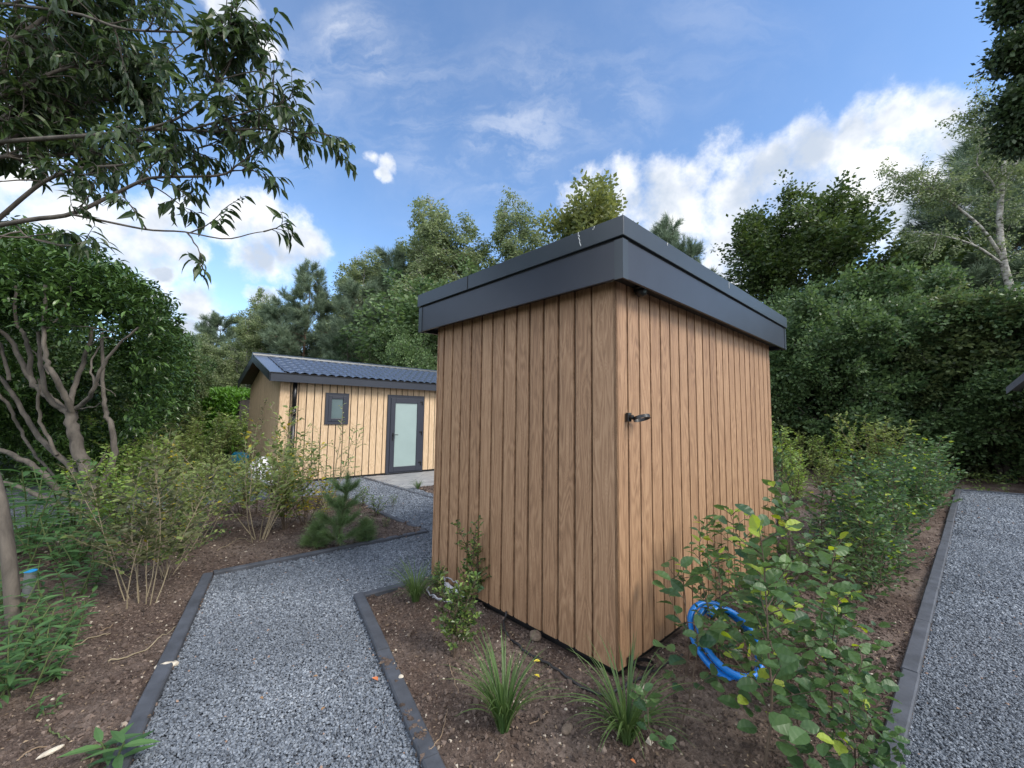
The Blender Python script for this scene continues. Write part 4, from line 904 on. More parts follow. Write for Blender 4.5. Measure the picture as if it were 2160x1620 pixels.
# big laurel with tangled bare limbs
lb = empty('laurel_shrub', (0, 0, 0), 'huge old laurel with tangled bare grey limbs under a dark glossy crown', 'laurel'); Wd = Wood(); rng = np.random.RandomState(61)
limbs = [([(205, 1100), (196, 1060), (188, 1010), (166, 950), (153, 905), (150, 868)], .115, .085), ([(150, 875), (112, 845), (78, 818), (60, 790), (42, 755), (20, 718), (-10, 690)], .06, .03), ([(64, 795), (62, 745), (52, 706), (36, 682), (30, 600)], .04, .02),
    ([(152, 870), (136, 832), (112, 790), (99, 758), (92, 700), (95, 600)], .055, .025), ([(94, 700), (120, 672), (142, 645), (150, 600)], .018, .01), ([(148, 866), (152, 832), (170, 782), (186, 732), (198, 690)], .05, .025), ([(160, 862), (188, 838), (205, 800), (226, 758), (245, 735), (290, 690)], .04, .015),
    ([(140, 868), (108, 846), (92, 812), (86, 755), (80, 700)], .05, .025), ([(203, 1070), (226, 1005), (240, 955), (237, 900), (226, 878), (221, 850), (218, 810), (215, 700)], .06, .025), ([(172, 1015), (122, 960), (82, 922), (50, 872), (20, 822), (-10, 785)], .05, .03),
    ([(185, 1060), (130, 1040), (90, 1000), (40, 965), (-20, 940)], .06, .035), ([(120, 960), (90, 900), (80, 850), (84, 800)], .03, .02), ([(-30, 800), (20, 860), (42, 905), (70, 955), (120, 1010)], .03, .02), ([(195, 1000), (215, 970), (226, 950)], .02, .015),
    ([(165, 862), (190, 860), (215, 848)], .012, .006), ([(204, 810), (228, 822), (246, 835)], .01, .005), ([(105, 790), (70, 740), (48, 700)], .014, .008), ([(115, 690), (180, 688), (245, 705)], .010, .006), ([(186, 732), (210, 715), (238, 712)], .01, .006), ([(200, 820), (192, 770), (210, 730)], .02, .012),
    ([(20, 800), (5, 740), (-15, 700)], .03, .02), ([(210, 1095), (150, 1080), (60, 1035), (-20, 1010)], .05, .03)]
for i, (pts, r0, r1) in enumerate(limbs):
    dp_ = 6.5+.28*math.sin(i*1.7) if i > 1 else 6.5
    pts = [(x, y, 6.5+(dp_-6.5)*min(1, k/2.)) for k, (x, y) in enumerate(pts)]
    B = smooth_path(pl(pts, 6.5), len(pts)*4); B[:, :] += rng.normal(size=B.shape)*.008; Wd.tube(B, .86*np.linspace(r0, r1, len(B)), 9)
Wd.build('trunk', MT['bark'], lb)
balls = [((-7.95, 7.5, 3.0), 1.45), ((-9.9, 7.6, 3.2), 1.8), ((-9.7, 8.8, 2.6), 2.0), ((-8.75, 8.5, 1.7), 1.5), ((-11.3, 8.5, 2.), 2.2), ((-7.72, 7.6, 2.2), 1.25), ((-8.4, 7.0, 3.4), 1.3), ((-11.5, 7., 2.8), 1.8), ((-10.9, 9.4, 1.0), 1.8), ((-8.75, 8.2, 1.0), 1.05), ((-10.2, 9.6, 2.4), 2.3), ((-9.3, 9.0, 3.1), 1.6), ((-8.9, 9.3, 2.4), 1.35), ((-6.85, 7.1, 3.1), .92), ((-7.5, 6.9, 3.3), 1.05)]
balls = [((c[0]-.2, c[1], c[2]), r) for c, r in balls]
P = []; D = []
for (c, r) in balls:
    n = int(2300*r*r/2.2); c = np.array(c); v = rng.normal(size=(n, 3)); v /= np.linalg.norm(v, axis=1)[:, None]; q = c+v*r*rng.uniform(.80, 1.06, (n, 1))
    k = q[:, 2] > .05
    for (c2, r2) in balls:
        if tuple(c2) != tuple(c): k &= np.linalg.norm(q-np.array(c2), axis=1) > r2*.66
    fr_ = (v@np.array([.66, -.75, -.0])); hollow = (q[:, 2] < 2.95+.3*np.sin(q[:, 0]*3)+.9*np.clip(q[:, 0]+7.5, -1, 0)) & (q[:, 1] < 8.6) & (q[:, 0]+.92*q[:, 1] < -.1)
    k &= ~hollow; P.append(q[k]); D.append(v[k])
P = np.concatenate(P); V = np.concatenate(D); pm = rng.permutation(len(P)); P = P[pm]; V = V[pm]; n0 = len(P)
# each point becomes a shoot with whorled leaves
PP = []; DD = []
for p, v in zip(P[:25000], V[:25000]):
    ax = unit(v*.8+np.array([0, 0, .5])+rng.normal(size=3)*.35)
    for j in range(4):
        a = rng.normal(size=3); PP.append(p+ax*.05*j); DD.append(unit(ax*.75+unit(np.cross(ax, a))*.8+np.array([0, 0, -.15])))
PP = np.array(PP); n = len(PP)
leaves('foliage', PP, np.array(DD), rng.normal(size=(n, 3))*.35+[0, 0, 1], .125*rng.uniform(.6, 1.15, n), 'laurel', MT['L_laurel'], lb, np.clip(rng.normal(.42, .25, n), 0, 1))
# trees and hedge between laurel and cabin
loc, h = site(40, 15, 480); tree('maple', loc, 'yellow green tree peeking over the laurel at the left edge', 'tree', h, 0, None, 'maple_tree', .8)
loc, h = site(-60, 12, 520); tree('hazelA', loc, 'leafy hazel behind the left part of the laurel', 'tree', h, 1., None, 'hazel_bush', 1.2)
loc, h = site(345, 14, 740); tree('hazelB', loc, 'loose green bush with bare stems between laurel and clipped hedge', 'tree', h, 1., None, 'hazel_bush', .75)
loc, h = site(300, 17, 700); tree('hazelA', loc, 'shaded hazel behind the laurel', 'tree', h, 3., None, 'hazel_bush', 1.)
hd = empty('clipped_hedge', (0, 0, 0), 'clipped bright green hedge with rounded top left of the cabin', 'hedge'); r = np.random.RandomState(5)
n = 15000; u = r.rand(n); v = r.rand(n); c0 = wp(392, 868, 19.5); c1 = wp(535, 868, 17.5); ax = c1[:2]-c0[:2]; nn = np.array([-ax[1], ax[0]])/np.linalg.norm(ax)
sid = v*2.6+.8; face = r.rand(n); hz = np.where(face < .55, r.rand(n)*2.35, 2.45+.14*np.sin(np.pi*v)); hh = np.where(face < .55, -.75, -.75+1.5*v); top_ = 1-.10*np.abs(2*u-1)**4
P = np.stack([c0[0]+ax[0]*u+nn[0]*hh, c0[1]+ax[1]*u+nn[1]*hh, hz*top_], 1)+r.normal(size=(n, 3))*.045
leaves('foliage', P, r.normal(size=(n, 3))*.5+[0, -.3, .8], r.normal(size=(n, 3))+[0, -1, 1], r.uniform(.12, .20, n), 'laurel', MT['L_hedge'], hd, np.clip(r.normal(.5, .25, n), 0, 1))
b = MB(); b.box(0, 1, -.6, .6, 0, 2.2, lambda x, y, z: (c0[0]+ax[0]*x+nn[0]*y, c0[1]+ax[1]*x+nn[1]*y, z)); b.build('dense_twigs', MT['bark_dark'], hd)
# ------------------------------------------------------------------ shrubs
shrub_proto('beechA', 71, 'L_beech', 'beech', .094, newm='L_beech_new', newfrac=.09, nst=1, h=1.1, spread=.18, nbr=24, brL=.36, nlf=8, ang=.62, start=.12, r0=.0075, wob=.09, tintz=.1, toplf=7)
shrub_proto('beechB', 72, 'L_beech', 'beech', .090, newm='L_beech_new', newfrac=.07, nst=2, h=1.1, spread=.22, nbr=20, brL=.34, nlf=8, ang=.55, start=.10, r0=.007, wob=.10, tintz=.1, toplf=6)
shrub_proto('beechC', 73, 'L_beech', 'beech', .094, newm='L_beech_new', newfrac=.15, nst=1, h=1.15, spread=.1, nbr=26, brL=.36, nlf=8, ang=.5, start=.08, r0=.008, wob=.08, tintz=.15, toplf=8)
shrub_proto('beechD', 74, 'L_beech', 'ovate', .082, newm='L_beech_new', newfrac=.05, nst=3, h=1.2, spread=.22, nbr=17, brL=.36, nlf=9, ang=.6, start=.08, r0=.007, wob=.10, tintz=.1)
for k_, sd_, ns_, nf_ in (('rowA', 171, 2, .05), ('rowB', 172, 1, .04), ('rowC', 173, 3, .07), ('rowD', 174, 2, .03)):
    shrub_proto(k_, sd_, 'L_beech', 'ovate', .066, newm='L_beech_new', newfrac=nf_, nst=ns_, h=1.0, spread=.22, nbr=int(40/ns_)+6, brL=.34, nlf=11, ang=.58, start=.06, r0=.007, wob=.10, tintz=.15, tvar=.28)
shrub_proto('beechS', 75, 'L_beech', 'beech', .085, newm='L_beech_new', newfrac=.1, nst=1, h=.5, spread=.25, nbr=6, brL=.2, nlf=5, ang=.5, start=.3, r0=.004, wob=.1, toplf=5)
shrub_proto('privetA', 81, 'L_bright', 'ovate', .066, newm='L_beech_new', newfrac=.06, nst=9, h=1.5, spread=.38, nbr=18, brL=.32, nlf=11, ang=.8, start=.15, r0=.008, tintc=.45, tintz=.2)
shrub_proto('privetB', 82, 'L_shrub', 'ovate', .062, nst=10, h=1.4, spread=.45, nbr=17, brL=.30, nlf=11, ang=.8, start=.2, r0=.007, tintc=.5, tintz=.15)
shrub_proto('brown', 83, 'L_shrub_brown', 'ovate', .055, stemm='stem_pale', newm='L_shrub', newfrac=.25, nst=9, h=1.35, spread=.50, nbr=17, brL=.28, nlf=11, ang=.7, start=.22, r0=.0042, base_r=.12, tintc=.45, up=.035, tvar=.3)
shrub_proto('forsy', 84, 'L_shrub', 'ovate', .055, stemm='stem_pale', newm='L_yellow', newfrac=.10, nst=9, h=1.3, spread=.70, nbr=17, brL=.30, nlf=10, ang=.7, start=.24, r0=.0045, base_r=.08, tintc=.4, up=.03, tvar=.3)
shrub_proto('yellow', 85, 'L_yellow', 'ovate', .055, newm='L_shrub', newfrac=.5, nst=8, h=.8, spread=.6, nbr=8, brL=.25, nlf=8, ang=.6, start=.15, r0=.006, tintc=.5, tvar=.3)
shrub_proto('willow', 86, 'L_willow', 'lance', .060, stemm='stem_pale', nst=9, h=1.45, spread=.55, nbr=5, brL=.22, nlf=8, ang=.9, start=.35, r0=.005, tintc=.5, up=.0, wob=.05, tvar=.25)
shrub_proto('holly', 87, 'L_holly', 'rhomb', .040, newm='L_bright', newfrac=.22, nst=4, h=.75, spread=.28, nbr=20, brL=.17, nlf=14, ang=.6, start=.12, r0=.006, tintc=.35, wob=.12, tvar=.3)
shrub_proto('hollyB', 88, 'L_holly', 'rhomb', .040, newm='L_bright', newfrac=.2, nst=6, h=.5, spread=.40, nbr=16, brL=.15, nlf=14, ang=.6, start=.2, r0=.005, tintc=.35, wob=.12, tvar=.3)
shrub_proto('box', 89, 'L_holly', 'ovate', .040, newm='L_bright', newfrac=.5, nst=7, h=.5, spread=.5, nbr=7, brL=.14, nlf=8, ang=.7, start=.15, r0=.004, tintc=.3, tvar=.2)
shrub_proto('herb', 90, 'L_herb', 'lance', .13, stemm='stem_green', nst=1, h=.7, spread=.15, nbr=1, brL=.08, nlf=3, ang=.6, start=.9, r0=.006, tintc=.4, toplf=10, wob=.05)
shrub_proto('barberry', 91, 'L_shrub_brown', 'rhomb', .035, newm='L_shrub', newfrac=.3, nst=3, h=1.5, spread=.08, nbr=22, brL=.12, nlf=8, ang=.8, start=.15, r0=.007, tintc=.5, tvar=.3)
def herb_geo(seed, n, h, nl, L):
    r = np.random.RandomState(seed); Wd = Wood(); P = []; D = []
    for s in range(n):
        a = r.uniform(0, 6.28); hh = h*r.uniform(.5, 1); S = curve(r, (math.cos(a)*.08*r.rand()*n**.5, math.sin(a)*.08*r.rand()*n**.5, -.02), (math.cos(a)*.25, math.sin(a)*.25, 1), hh, 8, .06, .01); Wd.tube(S, np.linspace(.006, .003, 8), 5)
        for j in range(nl):
            t = .12+.88*(j+.5)/nl; p, d = along(S, t); a2 = 2.4*j+r.normal()*.2; P.append(p); D.append((math.cos(a2), math.sin(a2), .55-.5*(1-t)+r.normal()*.1))
    return Wd, np.array(P), np.array(D), np.array(P)[:, 2]/h
for k, sd, n_, hh, nl, L in (('herbA', 1, 3, .75, 16, .14), ('herbB', 2, 5, .5, 12, .12), ('weed', 3, 2, .22, 9, .10)):
    SP[k] = dict(g=herb_geo(sd, n_, hh, nl, L), rng=np.random.RandomState(sd), lm='L_herb', tm='lance', size=L, sm='stem_green', tc=.4, tz=.2, tv=.22, nm=None, nf=0, nflat=.25, h=hh, me=None)
def at(px, py): return gz(px, py)
def top_h(px, py_base, py_top, loc): return float(wp(px, py_top, loc[1]*CF[1]+(0-CH)*CF[2])[2])
def S_(k, px, pyb, pyt, label, cat='shrub', name='shrub', group=None, rz=0., sxy=1., tilt=(0, 0)):
    loc = at(px, pyb); dep = loc[1]*CF[1]+(0-CH)*CF[2]; h = float(wp(px, pyt, dep)[2])
    return shrub(k, tuple(loc), label, cat, max(.12, h), rz, group, name, sxy, tilt)
# left bed
S_('brown', 300, 1268, 905, 'big brownish green twiggy shrub with pale stems, nearest in the left bed', rz=.4, sxy=1.1)
S_('forsy', 548, 1140, 862, 'spreading shrub with pale arching stems and few yellow leaves, middle of left bed', rz=1.)
S_('barberry', 542, 1085, 838, 'tall narrow shoot standing against the cabin gable', rz=1.5, sxy=.8)
S_('privetB', 400, 1125, 955, 'dull green twiggy shrub between the nearest brownish shrub and the arching one', rz=2.)
S_('privetB', 455, 1075, 955, 'small twiggy shrub behind the arching shrub on its left', rz=3.4)
S_('forsy', 420, 1150, 940, 'leafy green shrub with thin stems left of the arching shrub', rz=3.1, sxy=1.1)
S_('privetB', 600, 1120, 960, 'fresh green shrub filling the gap right of the arching shrub', rz=.7, sxy=1.1)
S_('privetA', 255, 1150, 965, 'fresh green shrub behind the nearest brownish shrub', rz=2.7, sxy=1.2)
S_('forsy', 350, 1215, 985, 'loose green shrub just right of the nearest brownish shrub', rz=5.1, sxy=1.)
S_('privetB', 510, 1090, 950, 'green shrub before the white bags', rz=1.9, sxy=1.1)
S_('yellow', 645, 1108, 985, 'yellow leaved shrub beside the young pine', rz=.5, sxy=1.25)
S_('willow', 690, 1075, 845, 'airy willow like shrub with long pale shoots in front of the cabin wall', rz=.2, sxy=1.1)
S_('forsy', 608, 1080, 905, 'green shrub in front of the cabin downpipe', rz=2.6, sxy=.8)
S_('box', 795, 1085, 1043, 'low dark green shrub with bright tips at the edge of the gravel', rz=.3, sxy=1.2, cat='small shrub')
S_('box', 762, 1068, 1028, 'low grey green shrub just right of the young pine', rz=2.3, sxy=1.1, cat='small shrub')
S_('box', 828, 1068, 1045, 'tiny bright green shrub on the gravel beside the edging', rz=1.3, cat='small shrub')
S_('box', 815, 1112, 1092, 'tiny dark plant in the tip of the left bed', rz=4., cat='small shrub')
S_('herbA', 700, 1065, 960, 'pale leafy plant behind the young pine', 'plant', 'herb_plant')
# bank of shrubs behind
bank = [(270, 1010, 850, 'privetA', 'leafy shrub at the right foot of the laurel'), (335, 1005, 868, 'privetB', 'yellowish green shrub in front of the laurel'), (395, 990, 855, 'privetA', 'bright leafy shrub below the clipped hedge'),
    (450, 975, 862, 'privetB', 'bright leafy shrub left of the cabin gable'), (490, 965, 850, 'privetA', 'leafy shrub touching the cabin gable'), (240, 1055, 905, 'privetA', 'green shrub beside the grey trunk of the laurel'), (315, 1045, 900, 'privetA', 'dense green shrub between laurel trunk and clipped hedge'),
    (425, 1020, 905, 'privetB', 'pale green shrub behind the twiggy shrubs'), (370, 960, 842, 'privetB', 'taller shrub at the foot of the clipped hedge'), (490, 950, 870, 'privetB', 'low green shrub at the end of the clipped hedge'), (520, 960, 880, 'privetA', 'small shrub squeezed against the cabin gable')]
for i, (px, yb, yt, k, lab) in enumerate(bank): S_(k, px, yb, yt, lab, rz=i*1.1, sxy=1.35, group='shrubs between the laurel and the cabin')
# herbs under the laurel and cherry
hb = [(60, 1130, 990, 'herbA', 'leafy weed deep under the laurel crown'), (175, 1215, 1120, 'herbB', 'weed at the edge of the bare soil under the laurel'), (30, 1225, 1090, 'herbA', 'tall weed behind the ringed trunk'), (-15, 1380, 1230, 'herbA', 'weed at the left edge below the ringed trunk'), (110, 1360, 1280, 'herbB', 'spreading weed at the end of the long stalk'), (60, 1450, 1350, 'herbB', 'low weed left of the lying stalks'), (215, 1090, 1010, 'herbA', 'weed right against the laurel trunk'), (95, 1150, 955, 'herbA', 'tall leafy weed in front of the laurel trunk'), (60, 1180, 975, 'herbA', 'tall leafy weed left of the laurel trunk'), (25, 1190, 985, 'herbA', 'tall leafy weed at the left edge'), (150, 1120, 990, 'herbB', 'bushy weed at the foot of the laurel trunk'), (130, 1200, 1080, 'herbB', 'spreading weed before the laurel trunk'),
    (100, 1200, 1110, 'herbB', 'leafy weed right behind the grey pipe'), (165, 1260, 1160, 'herbB', 'leafy weed right of the grey pipe'), (10, 1300, 1180, 'herbB', 'weed left of the ringed trunk'), (135, 1320, 1245, 'herbB', 'low weed in front of the grey pipe'),
    (30, 1480, 1280, 'herbA', 'broad leaved weed in front of the ringed trunk'), (80, 1400, 1290, 'herbB', 'leafy weed below the grey pipe'), (-10, 1500, 1320, 'herbA', 'weed cut by the left edge near the trunk foot'), (180, 1180, 1100, 'herbB', 'low weed beside the bare patch of soil'), (5, 1420, 1290, 'herbB', 'leafy clump at the trunk foot on the left edge'), (230, 1130, 1080, 'herbB', 'small weed behind the bare patch of soil')]
for i, (px, yb, yt, k, lab) in enumerate(hb): S_(k, px, yb, yt, lab, 'weed', 'weed_plant', 'weeds under the laurel and cherry', rz=i*.9, sxy=1.3 if k == 'herbB' else 1.1)
S_('weed', 108, 1500, 1462, 'small uprooted looking weed lying on bare soil at lower left', 'weed', 'weed_plant', rz=.4, sxy=1.)
S_('weed', 235, 1600, 1530, 'leafy weed at the lower left beside the path edging', 'weed', 'weed_plant', rz=2.2, sxy=1.6)
# low ground cover on the left
r = np.random.RandomState(8); x = r.uniform(-7.5, -2.6, 9000); y = r.uniform(2.2, 8.5, 9000); k = (vnoise(x, y, 1.3, 21)+.28*(-x-.55*y-1.2) > .62); x = x[k]; y = y[k]; n = len(x)
P = np.stack([x, y, soil_h(x, y)+mound(x, y)+r.uniform(.0, .09, n)], 1)
tag(leaves('ground_cover', P, r.normal(size=(n, 3))*[1, 1, .4], r.normal(size=(n, 3))*.4+[0, 0, 1], r.uniform(.02, .06, n), 'ovate', MT['L_herb'], None, np.clip(r.normal(.45, .3, n), 0, 1)), 'small green leaves of ground cover creeping under the laurel', 'ground cover', kind='stuff')
x = r.uniform(10.5, 24, 9000); y = r.uniform(9.5, 20, 9000); k = (y > 9.6+.3*(x-11)*0+vnoise(x, y, .7, 5)*1.5) & (x/y > .82); x = x[k]; y = y[k]; n = len(x)
P = np.stack([x, y, soil_h(x, y)+r.uniform(.0, .35, n)*vnoise(x, y, .9, 6)*1.6], 1)
tag(leaves('ground_cover', P, r.normal(size=(n, 3))*[1, 1, .5], r.normal(size=(n, 3))*.4+[0, 0, 1], r.uniform(.05, .12, n), 'ovate', MT['L_shrub'], None, np.clip(r.normal(.4, .3, n), 0, 1)), 'low leafy ground cover beyond the end of the right path', 'ground cover', kind='stuff')
# young pines: whorls of long needle shoots
def young_pine(loc, h, seed, label, group=None):
    e = empty('young_pine', loc, label, 'pine sapling', group); r = np.random.RandomState(seed); Wd = Wood(); P = []; D = []; ax = []
    T = curve(r, (0, 0, -.02), (.05, 0, 1), h, 8, .03, .01); ax.append(T); Wd.tube(T, np.linspace(.009, .004, 8), 6)
    for w, t in enumerate((.12, .33, .55, .78)):
        for j in range(6):
            a = j*1.05+w+r.normal()*.2; p, _ = along(T, t); up = .25+.5*t
            B = curve(r, p, (math.cos(a), math.sin(a), up), h*(.42-.28*t)*r.uniform(.8, 1.15), 6, .06, .05); ax.append(B); Wd.tube(B, np.linspace(.005, .003, 6), 4)
    for B in ax:
        n = int(np.linalg.norm(B[-1]-B[0])*95)
        for i in range(n): p, d = along(B, r.uniform(.15, 1)); P.append(p); D.append(d+r.normal(size=3)*.25)
    Wd.build('stems', MT['stem'], e); P = np.array(P); n = len(P)
    leaves('needles', P, np.array(D), r.normal(size=(n, 3)), r.uniform(.11, .19, n), 'needles_fine', MT['L_seedpine'], e, np.clip(r.normal(.45, .2, n), 0, 1)); return e
l_ = gz(712, 1150); young_pine(tuple(l_), .86, 1, 'young long needled pine standing at the front of the left bed')
l_ = gz(770, 1140); young_pine(tuple(l_), .28, 2, 'tiny pine seedling right of the young pine')
l_ = gz(665, 1150); young_pine(tuple(l_), .30, 3, 'tiny pine seedling left of the young pine')
l_ = gz(592, 1050); young_pine(tuple(l_), .95, 4, 'young dark pine half hidden before the cabin corner')
l_ = gz(1850, 1080); young_pine(tuple(l_), .75, 5, 'young pine among the beech plants in the right bed')
# grasses
def grass(loc, h, n, seed, label, spread=1., group=None, wd=.006):
    e = empty('ornamental_grass', loc, label, 'grass tuft', group); r = np.random.RandomState(seed); V = []; F = []; T = []
    for i in range(n):
        a = r.uniform(0, 6.28); L = h*r.uniform(.55, 1.15); ln = r.uniform(.12, .75)*spread; k = 9
        p = np.array([math.cos(a), math.sin(a), 0])*.03*r.rand(); d = unit([math.cos(a)*ln, math.sin(a)*ln, 1]); sd = np.array([-math.sin(a), math.cos(a), 0]); b0 = len(V); t0 = r.beta(2, 2); w = wd*r.uniform(.5, 1.2); cv = r.uniform(.06, .26)*spread
        tw_ = r.normal()*.3
        for j in range(k):
            t = j/(k-1); ww = w*(1-t**2.2)*(.6+.4*min(1, t*4))+.0003; s2 = unit(sd+d*tw_*t)
            V += [p-s2*ww, p+np.cross(s2, d)*ww*-.35, p+s2*ww]; T += [t0*.8+.2*t]*3; p = p+d*L/(k-1); d = unit(d+np.array([math.cos(a)*cv, math.sin(a)*cv, -cv*1.25*(.4+t)]))
        for j in range(k-1):
            q = b0+j*3; F += [(q, q+1, q+4, q+3), (q+1, q+2, q+5, q+4)]
    F = np.array(F); np_mesh('blades', np.array(V), F.ravel(), np.arange(len(F))*4, MT['L_grass'], e, {'tint': T}); return e
grass(tuple(gz(877, 1268)), .42, 120, 1, 'narrow upright grass tuft beside the bed corner near the shed', .7, wd=.004)
grass(tuple(gz(1062, 1538)), .45, 120, 2, 'arching green grass tuft in front of the shed, left of the two large ones', .6)
grass(tuple(gz(1322, 1556)), .46, 120, 3, 'arching green grass tuft at the near corner of the shed', .74)
grass(tuple(gz(881, 1030)), .28, 50, 4, 'small distant grass tuft on the mulch beside the stone paving', .7)
# holly like shrubs by the shed
S_('holly', 993, 1268, 1088, 'upright small leaved evergreen shrub against the left wall of the shed', rz=.3, sxy=.85)
S_('hollyB', 955, 1378, 1205, 'low spreading small leaved evergreen in front of the shed wall', rz=1.2, sxy=.8)
S_('hollyB', 925, 1262, 1190, 'small bright evergreen sprig between grass tuft and shed corner', rz=2.9, sxy=.7)
# young beeches of the right bed
rng = np.random.RandomState(9); kd = (T1-T0)/np.linalg.norm(T1-T0); kn = np.array([-kd[1], kd[0]])
spec_ = [((1.13, 1.97), 1.10, 'beechC', 'foremost tall young beech with olive stem at the bottom edge'), ((1.42, 2.10), .85, 'beechA', 'young beech just right of the foremost one at the bottom edge'), ((.66, 2.02), .40, 'beechS', 'small beech sapling right of the corner grass tuft'), ((.86, 2.22), .62, 'beechS', 'small yellowish leaved sapling in front of the blue hose'),
    ((1.78, 2.42), .90, 'beechB', 'young beech nearest the right kerb in the foreground'), ((1.32, 2.72), .95, 'beechD', 'young beech standing right beside the blue hose'), ((1.75, 2.95), 1.0, 'beechA', 'young beech behind the blue hose'), ((1.10, 2.70), .74, 'beechS', 'slim sapling against the right wall of the shed, left of the blue hose'),
    ((2.25, 3.0), .85, 'beechC', 'young beech by the kerb, second from the front'), ((1.5, 1.92), .62, 'beechB', 'young beech in the lower right corner of the bed beside the kerb'), ((1.50, 2.32), .78, 'beechA', 'young beech between the foremost one and the blue hose'), ((2.2, 3.45), 1.1, 'beechB', 'young beech in front of the shed wall, with reddish dead leaves')]
for i, (p, h, k, lab) in enumerate(spec_): shrub(k, (p[0], p[1], zs(*p)), lab, 'beech plant', h, i*1.3, 'young beech plants in the right bed', 'beech_plant', 1.0)
t = 2.2; i = 0
while t < 11.2:
    for row, off in enumerate((.42, .78)):
        p = T0+kd*(t+row*.2+rng.normal()*.05)+kn*(off+rng.normal()*.05); h = .74+.045*t+rng.normal()*.15
        if rng.rand() < .12: continue
        shrub(['rowA', 'rowB', 'rowC', 'rowD'][rng.randint(4)], (p[0], p[1], zs(*p)), 'young beech plant in the dense double row along the right kerb', 'beech plant', h, rng.uniform(0, 6.28), 'dense double row of young beeches along the right kerb', 'beech_plant', 1.05)
    t += .34; i += 1
for i, (px, yb, yt, k, lab) in enumerate([(1645, 1010, 872, 'privetA', 'bright green shrub right behind the shed corner'), (1700, 1000, 905, 'privetB', 'pale green shrub second right of the shed'), (1752, 1010, 898, 'privetA', 'green shrub with arching tips, third right of the shed'), (1800, 990, 915, 'privetB', 'green shrub left of the one with orange leaves'),
    (1862, 1030, 862, 'privetB', 'tall yellow green shrub, highest of the right bed'), (1930, 1000, 868, 'privetA', 'leafy shrub right of the tallest yellow green one'), (2005, 975, 915, 'privetB', 'yellowish shrub at the far end of the right bed'), (1680, 1065, 925, 'privetA', 'leafy shrub by the shed end wall'), (1750, 1060, 945, 'privetB', 'low green shrub behind the beech row'),
    (2115, 960, 905, 'privetA', 'leafy shrub beyond the end of the right path'), (2160, 975, 925, 'privetB', 'low shrub at the right edge beyond the path'), (1975, 960, 880, 'privetA', 'dark leafy shrub in front of the thicket'), (2060, 965, 915, 'privetB', 'small shrub at the edge of the dark thicket'), (1640, 1110, 900, 'beechD', 'tall shoot leaning against the right edge of the shed wall')]):
    S_(k, px, yb, yt, lab, rz=i*1.7, sxy=1.1 if k != 'beechD' else .6, group='shrubs at the far end of the right bed')
shrub_proto('orange', 95, 'L_orange', 'ovate', .06, nst=3, h=.9, spread=.2, nbr=6, brL=.2, nlf=6, ang=.6, start=.3, r0=.005)
S_('orange', 1866, 1010, 915, 'sapling with orange turning leaves in front of the tall yellow green shrub', rz=.4)
# ------------------------------------------------------------------ small things
def hose(name, mat, P, r, label, cat, k=12, ribs=False, parent=None):
    b = MB(); P = np.asarray(P)
    rad = np.full(len(P), r)
    if ribs: rad = r*(1+.045*((np.arange(len(P)) % 2)*2-1))
    b.tube(P, rad, k); o = b.build(name, MT[mat], parent, smooth=True)
    return tag(o, label, cat) if label else o
n = 420; th = np.linspace(0, 2*math.pi*2.35, n); rr = .225+.018*np.sin(th*.73)-.030*(th/6.28-1); cx, cy = 1.43, 2.83; tl = R_(40)
e1 = np.array([math.cos(.15), math.sin(.15), 0]); e2 = np.array([-math.sin(.15)*math.cos(tl), math.cos(.15)*math.cos(tl), math.sin(tl)]); e3 = np.cross(e1, e2)
P = np.array([cx, cy, .165])+rr[:, None]*(np.cos(th)[:, None]*e1*.85+np.sin(th)[:, None]*e2)+e3*(.05*(th/6.28-1.)[:, None])
hose('flexible_hose', 'blue', P, .020, 'bright blue ribbed hose coiled on the soil by the right shed wall', 'hose', 12, True)
def gpath(pts, dz=.012, n=60, wig=.0, seed=0):
    P = smooth_path(np.array([[*gp(a, c_, .02), 0] for a, c_ in pts]), n); r = np.random.RandomState(seed)
    for q in P: q[2] = zs(q[0], q[1])+dz
    P[:, :2] += r.normal(size=(n, 2))*wig; return P
P = gpath([(1068, 1298), (1063, 1310), (1070, 1335), (1100, 1362), (1150, 1392), (1200, 1425), (1240, 1447), (1275, 1456), (1315, 1448), (1350, 1428), (1400, 1400), (1440, 1382)], .012, 80)
P[0, 2] = .05; P[1, 2] = .04; hose('power_cable', 'cable_black', P, .0085, 'dark cable running over the soil around the near corner of the shed', 'cable')
cb = empty('cable_bundle', (0, 0, 0), 'grey electrical cable with white plastic wrap lying by the left shed corner', 'cable')
for (pts, z0) in (([(917, 1214), (930, 1224), (938, 1240), (941, 1252)], .07), ([(925, 1222), (945, 1232), (960, 1240), (972, 1250), (980, 1262)], .05), ([(905, 1240), (900, 1252), (908, 1264), (925, 1270), (950, 1276)], .03), ([(968, 1240), (966, 1256), (974, 1268), (984, 1270)], .05), ([(912, 1266), (940, 1273), (965, 1282)], .02)):
    P = gpath(pts, .02, 24); P[:, 2] += z0*np.sin(np.linspace(.3, 2.9, 24)); hose('cable', 'cable_grey', P, .0065, None, None, 8, False, cb)
b = MB(); P = gpath([(938, 1236), (952, 1244), (970, 1254), (975, 1257)], .03, 14); b.tube(P, [.004, .018, .026, .02, .03, .022, .028, .018, .024, .03, .02, .025, .015, .004], 9); b.build('plastic_wrap', MT['plastic_white'], cb)
pv = empty('drain_pipe', tuple(gz(58, 1268)), 'upright grey plastic pipe with bright blue cap near the ringed trunk', 'pipe')
zt = wp(64, 1192, gz(58, 1268)[1])[2]; hP = float(zt)-float(pv.location[2])
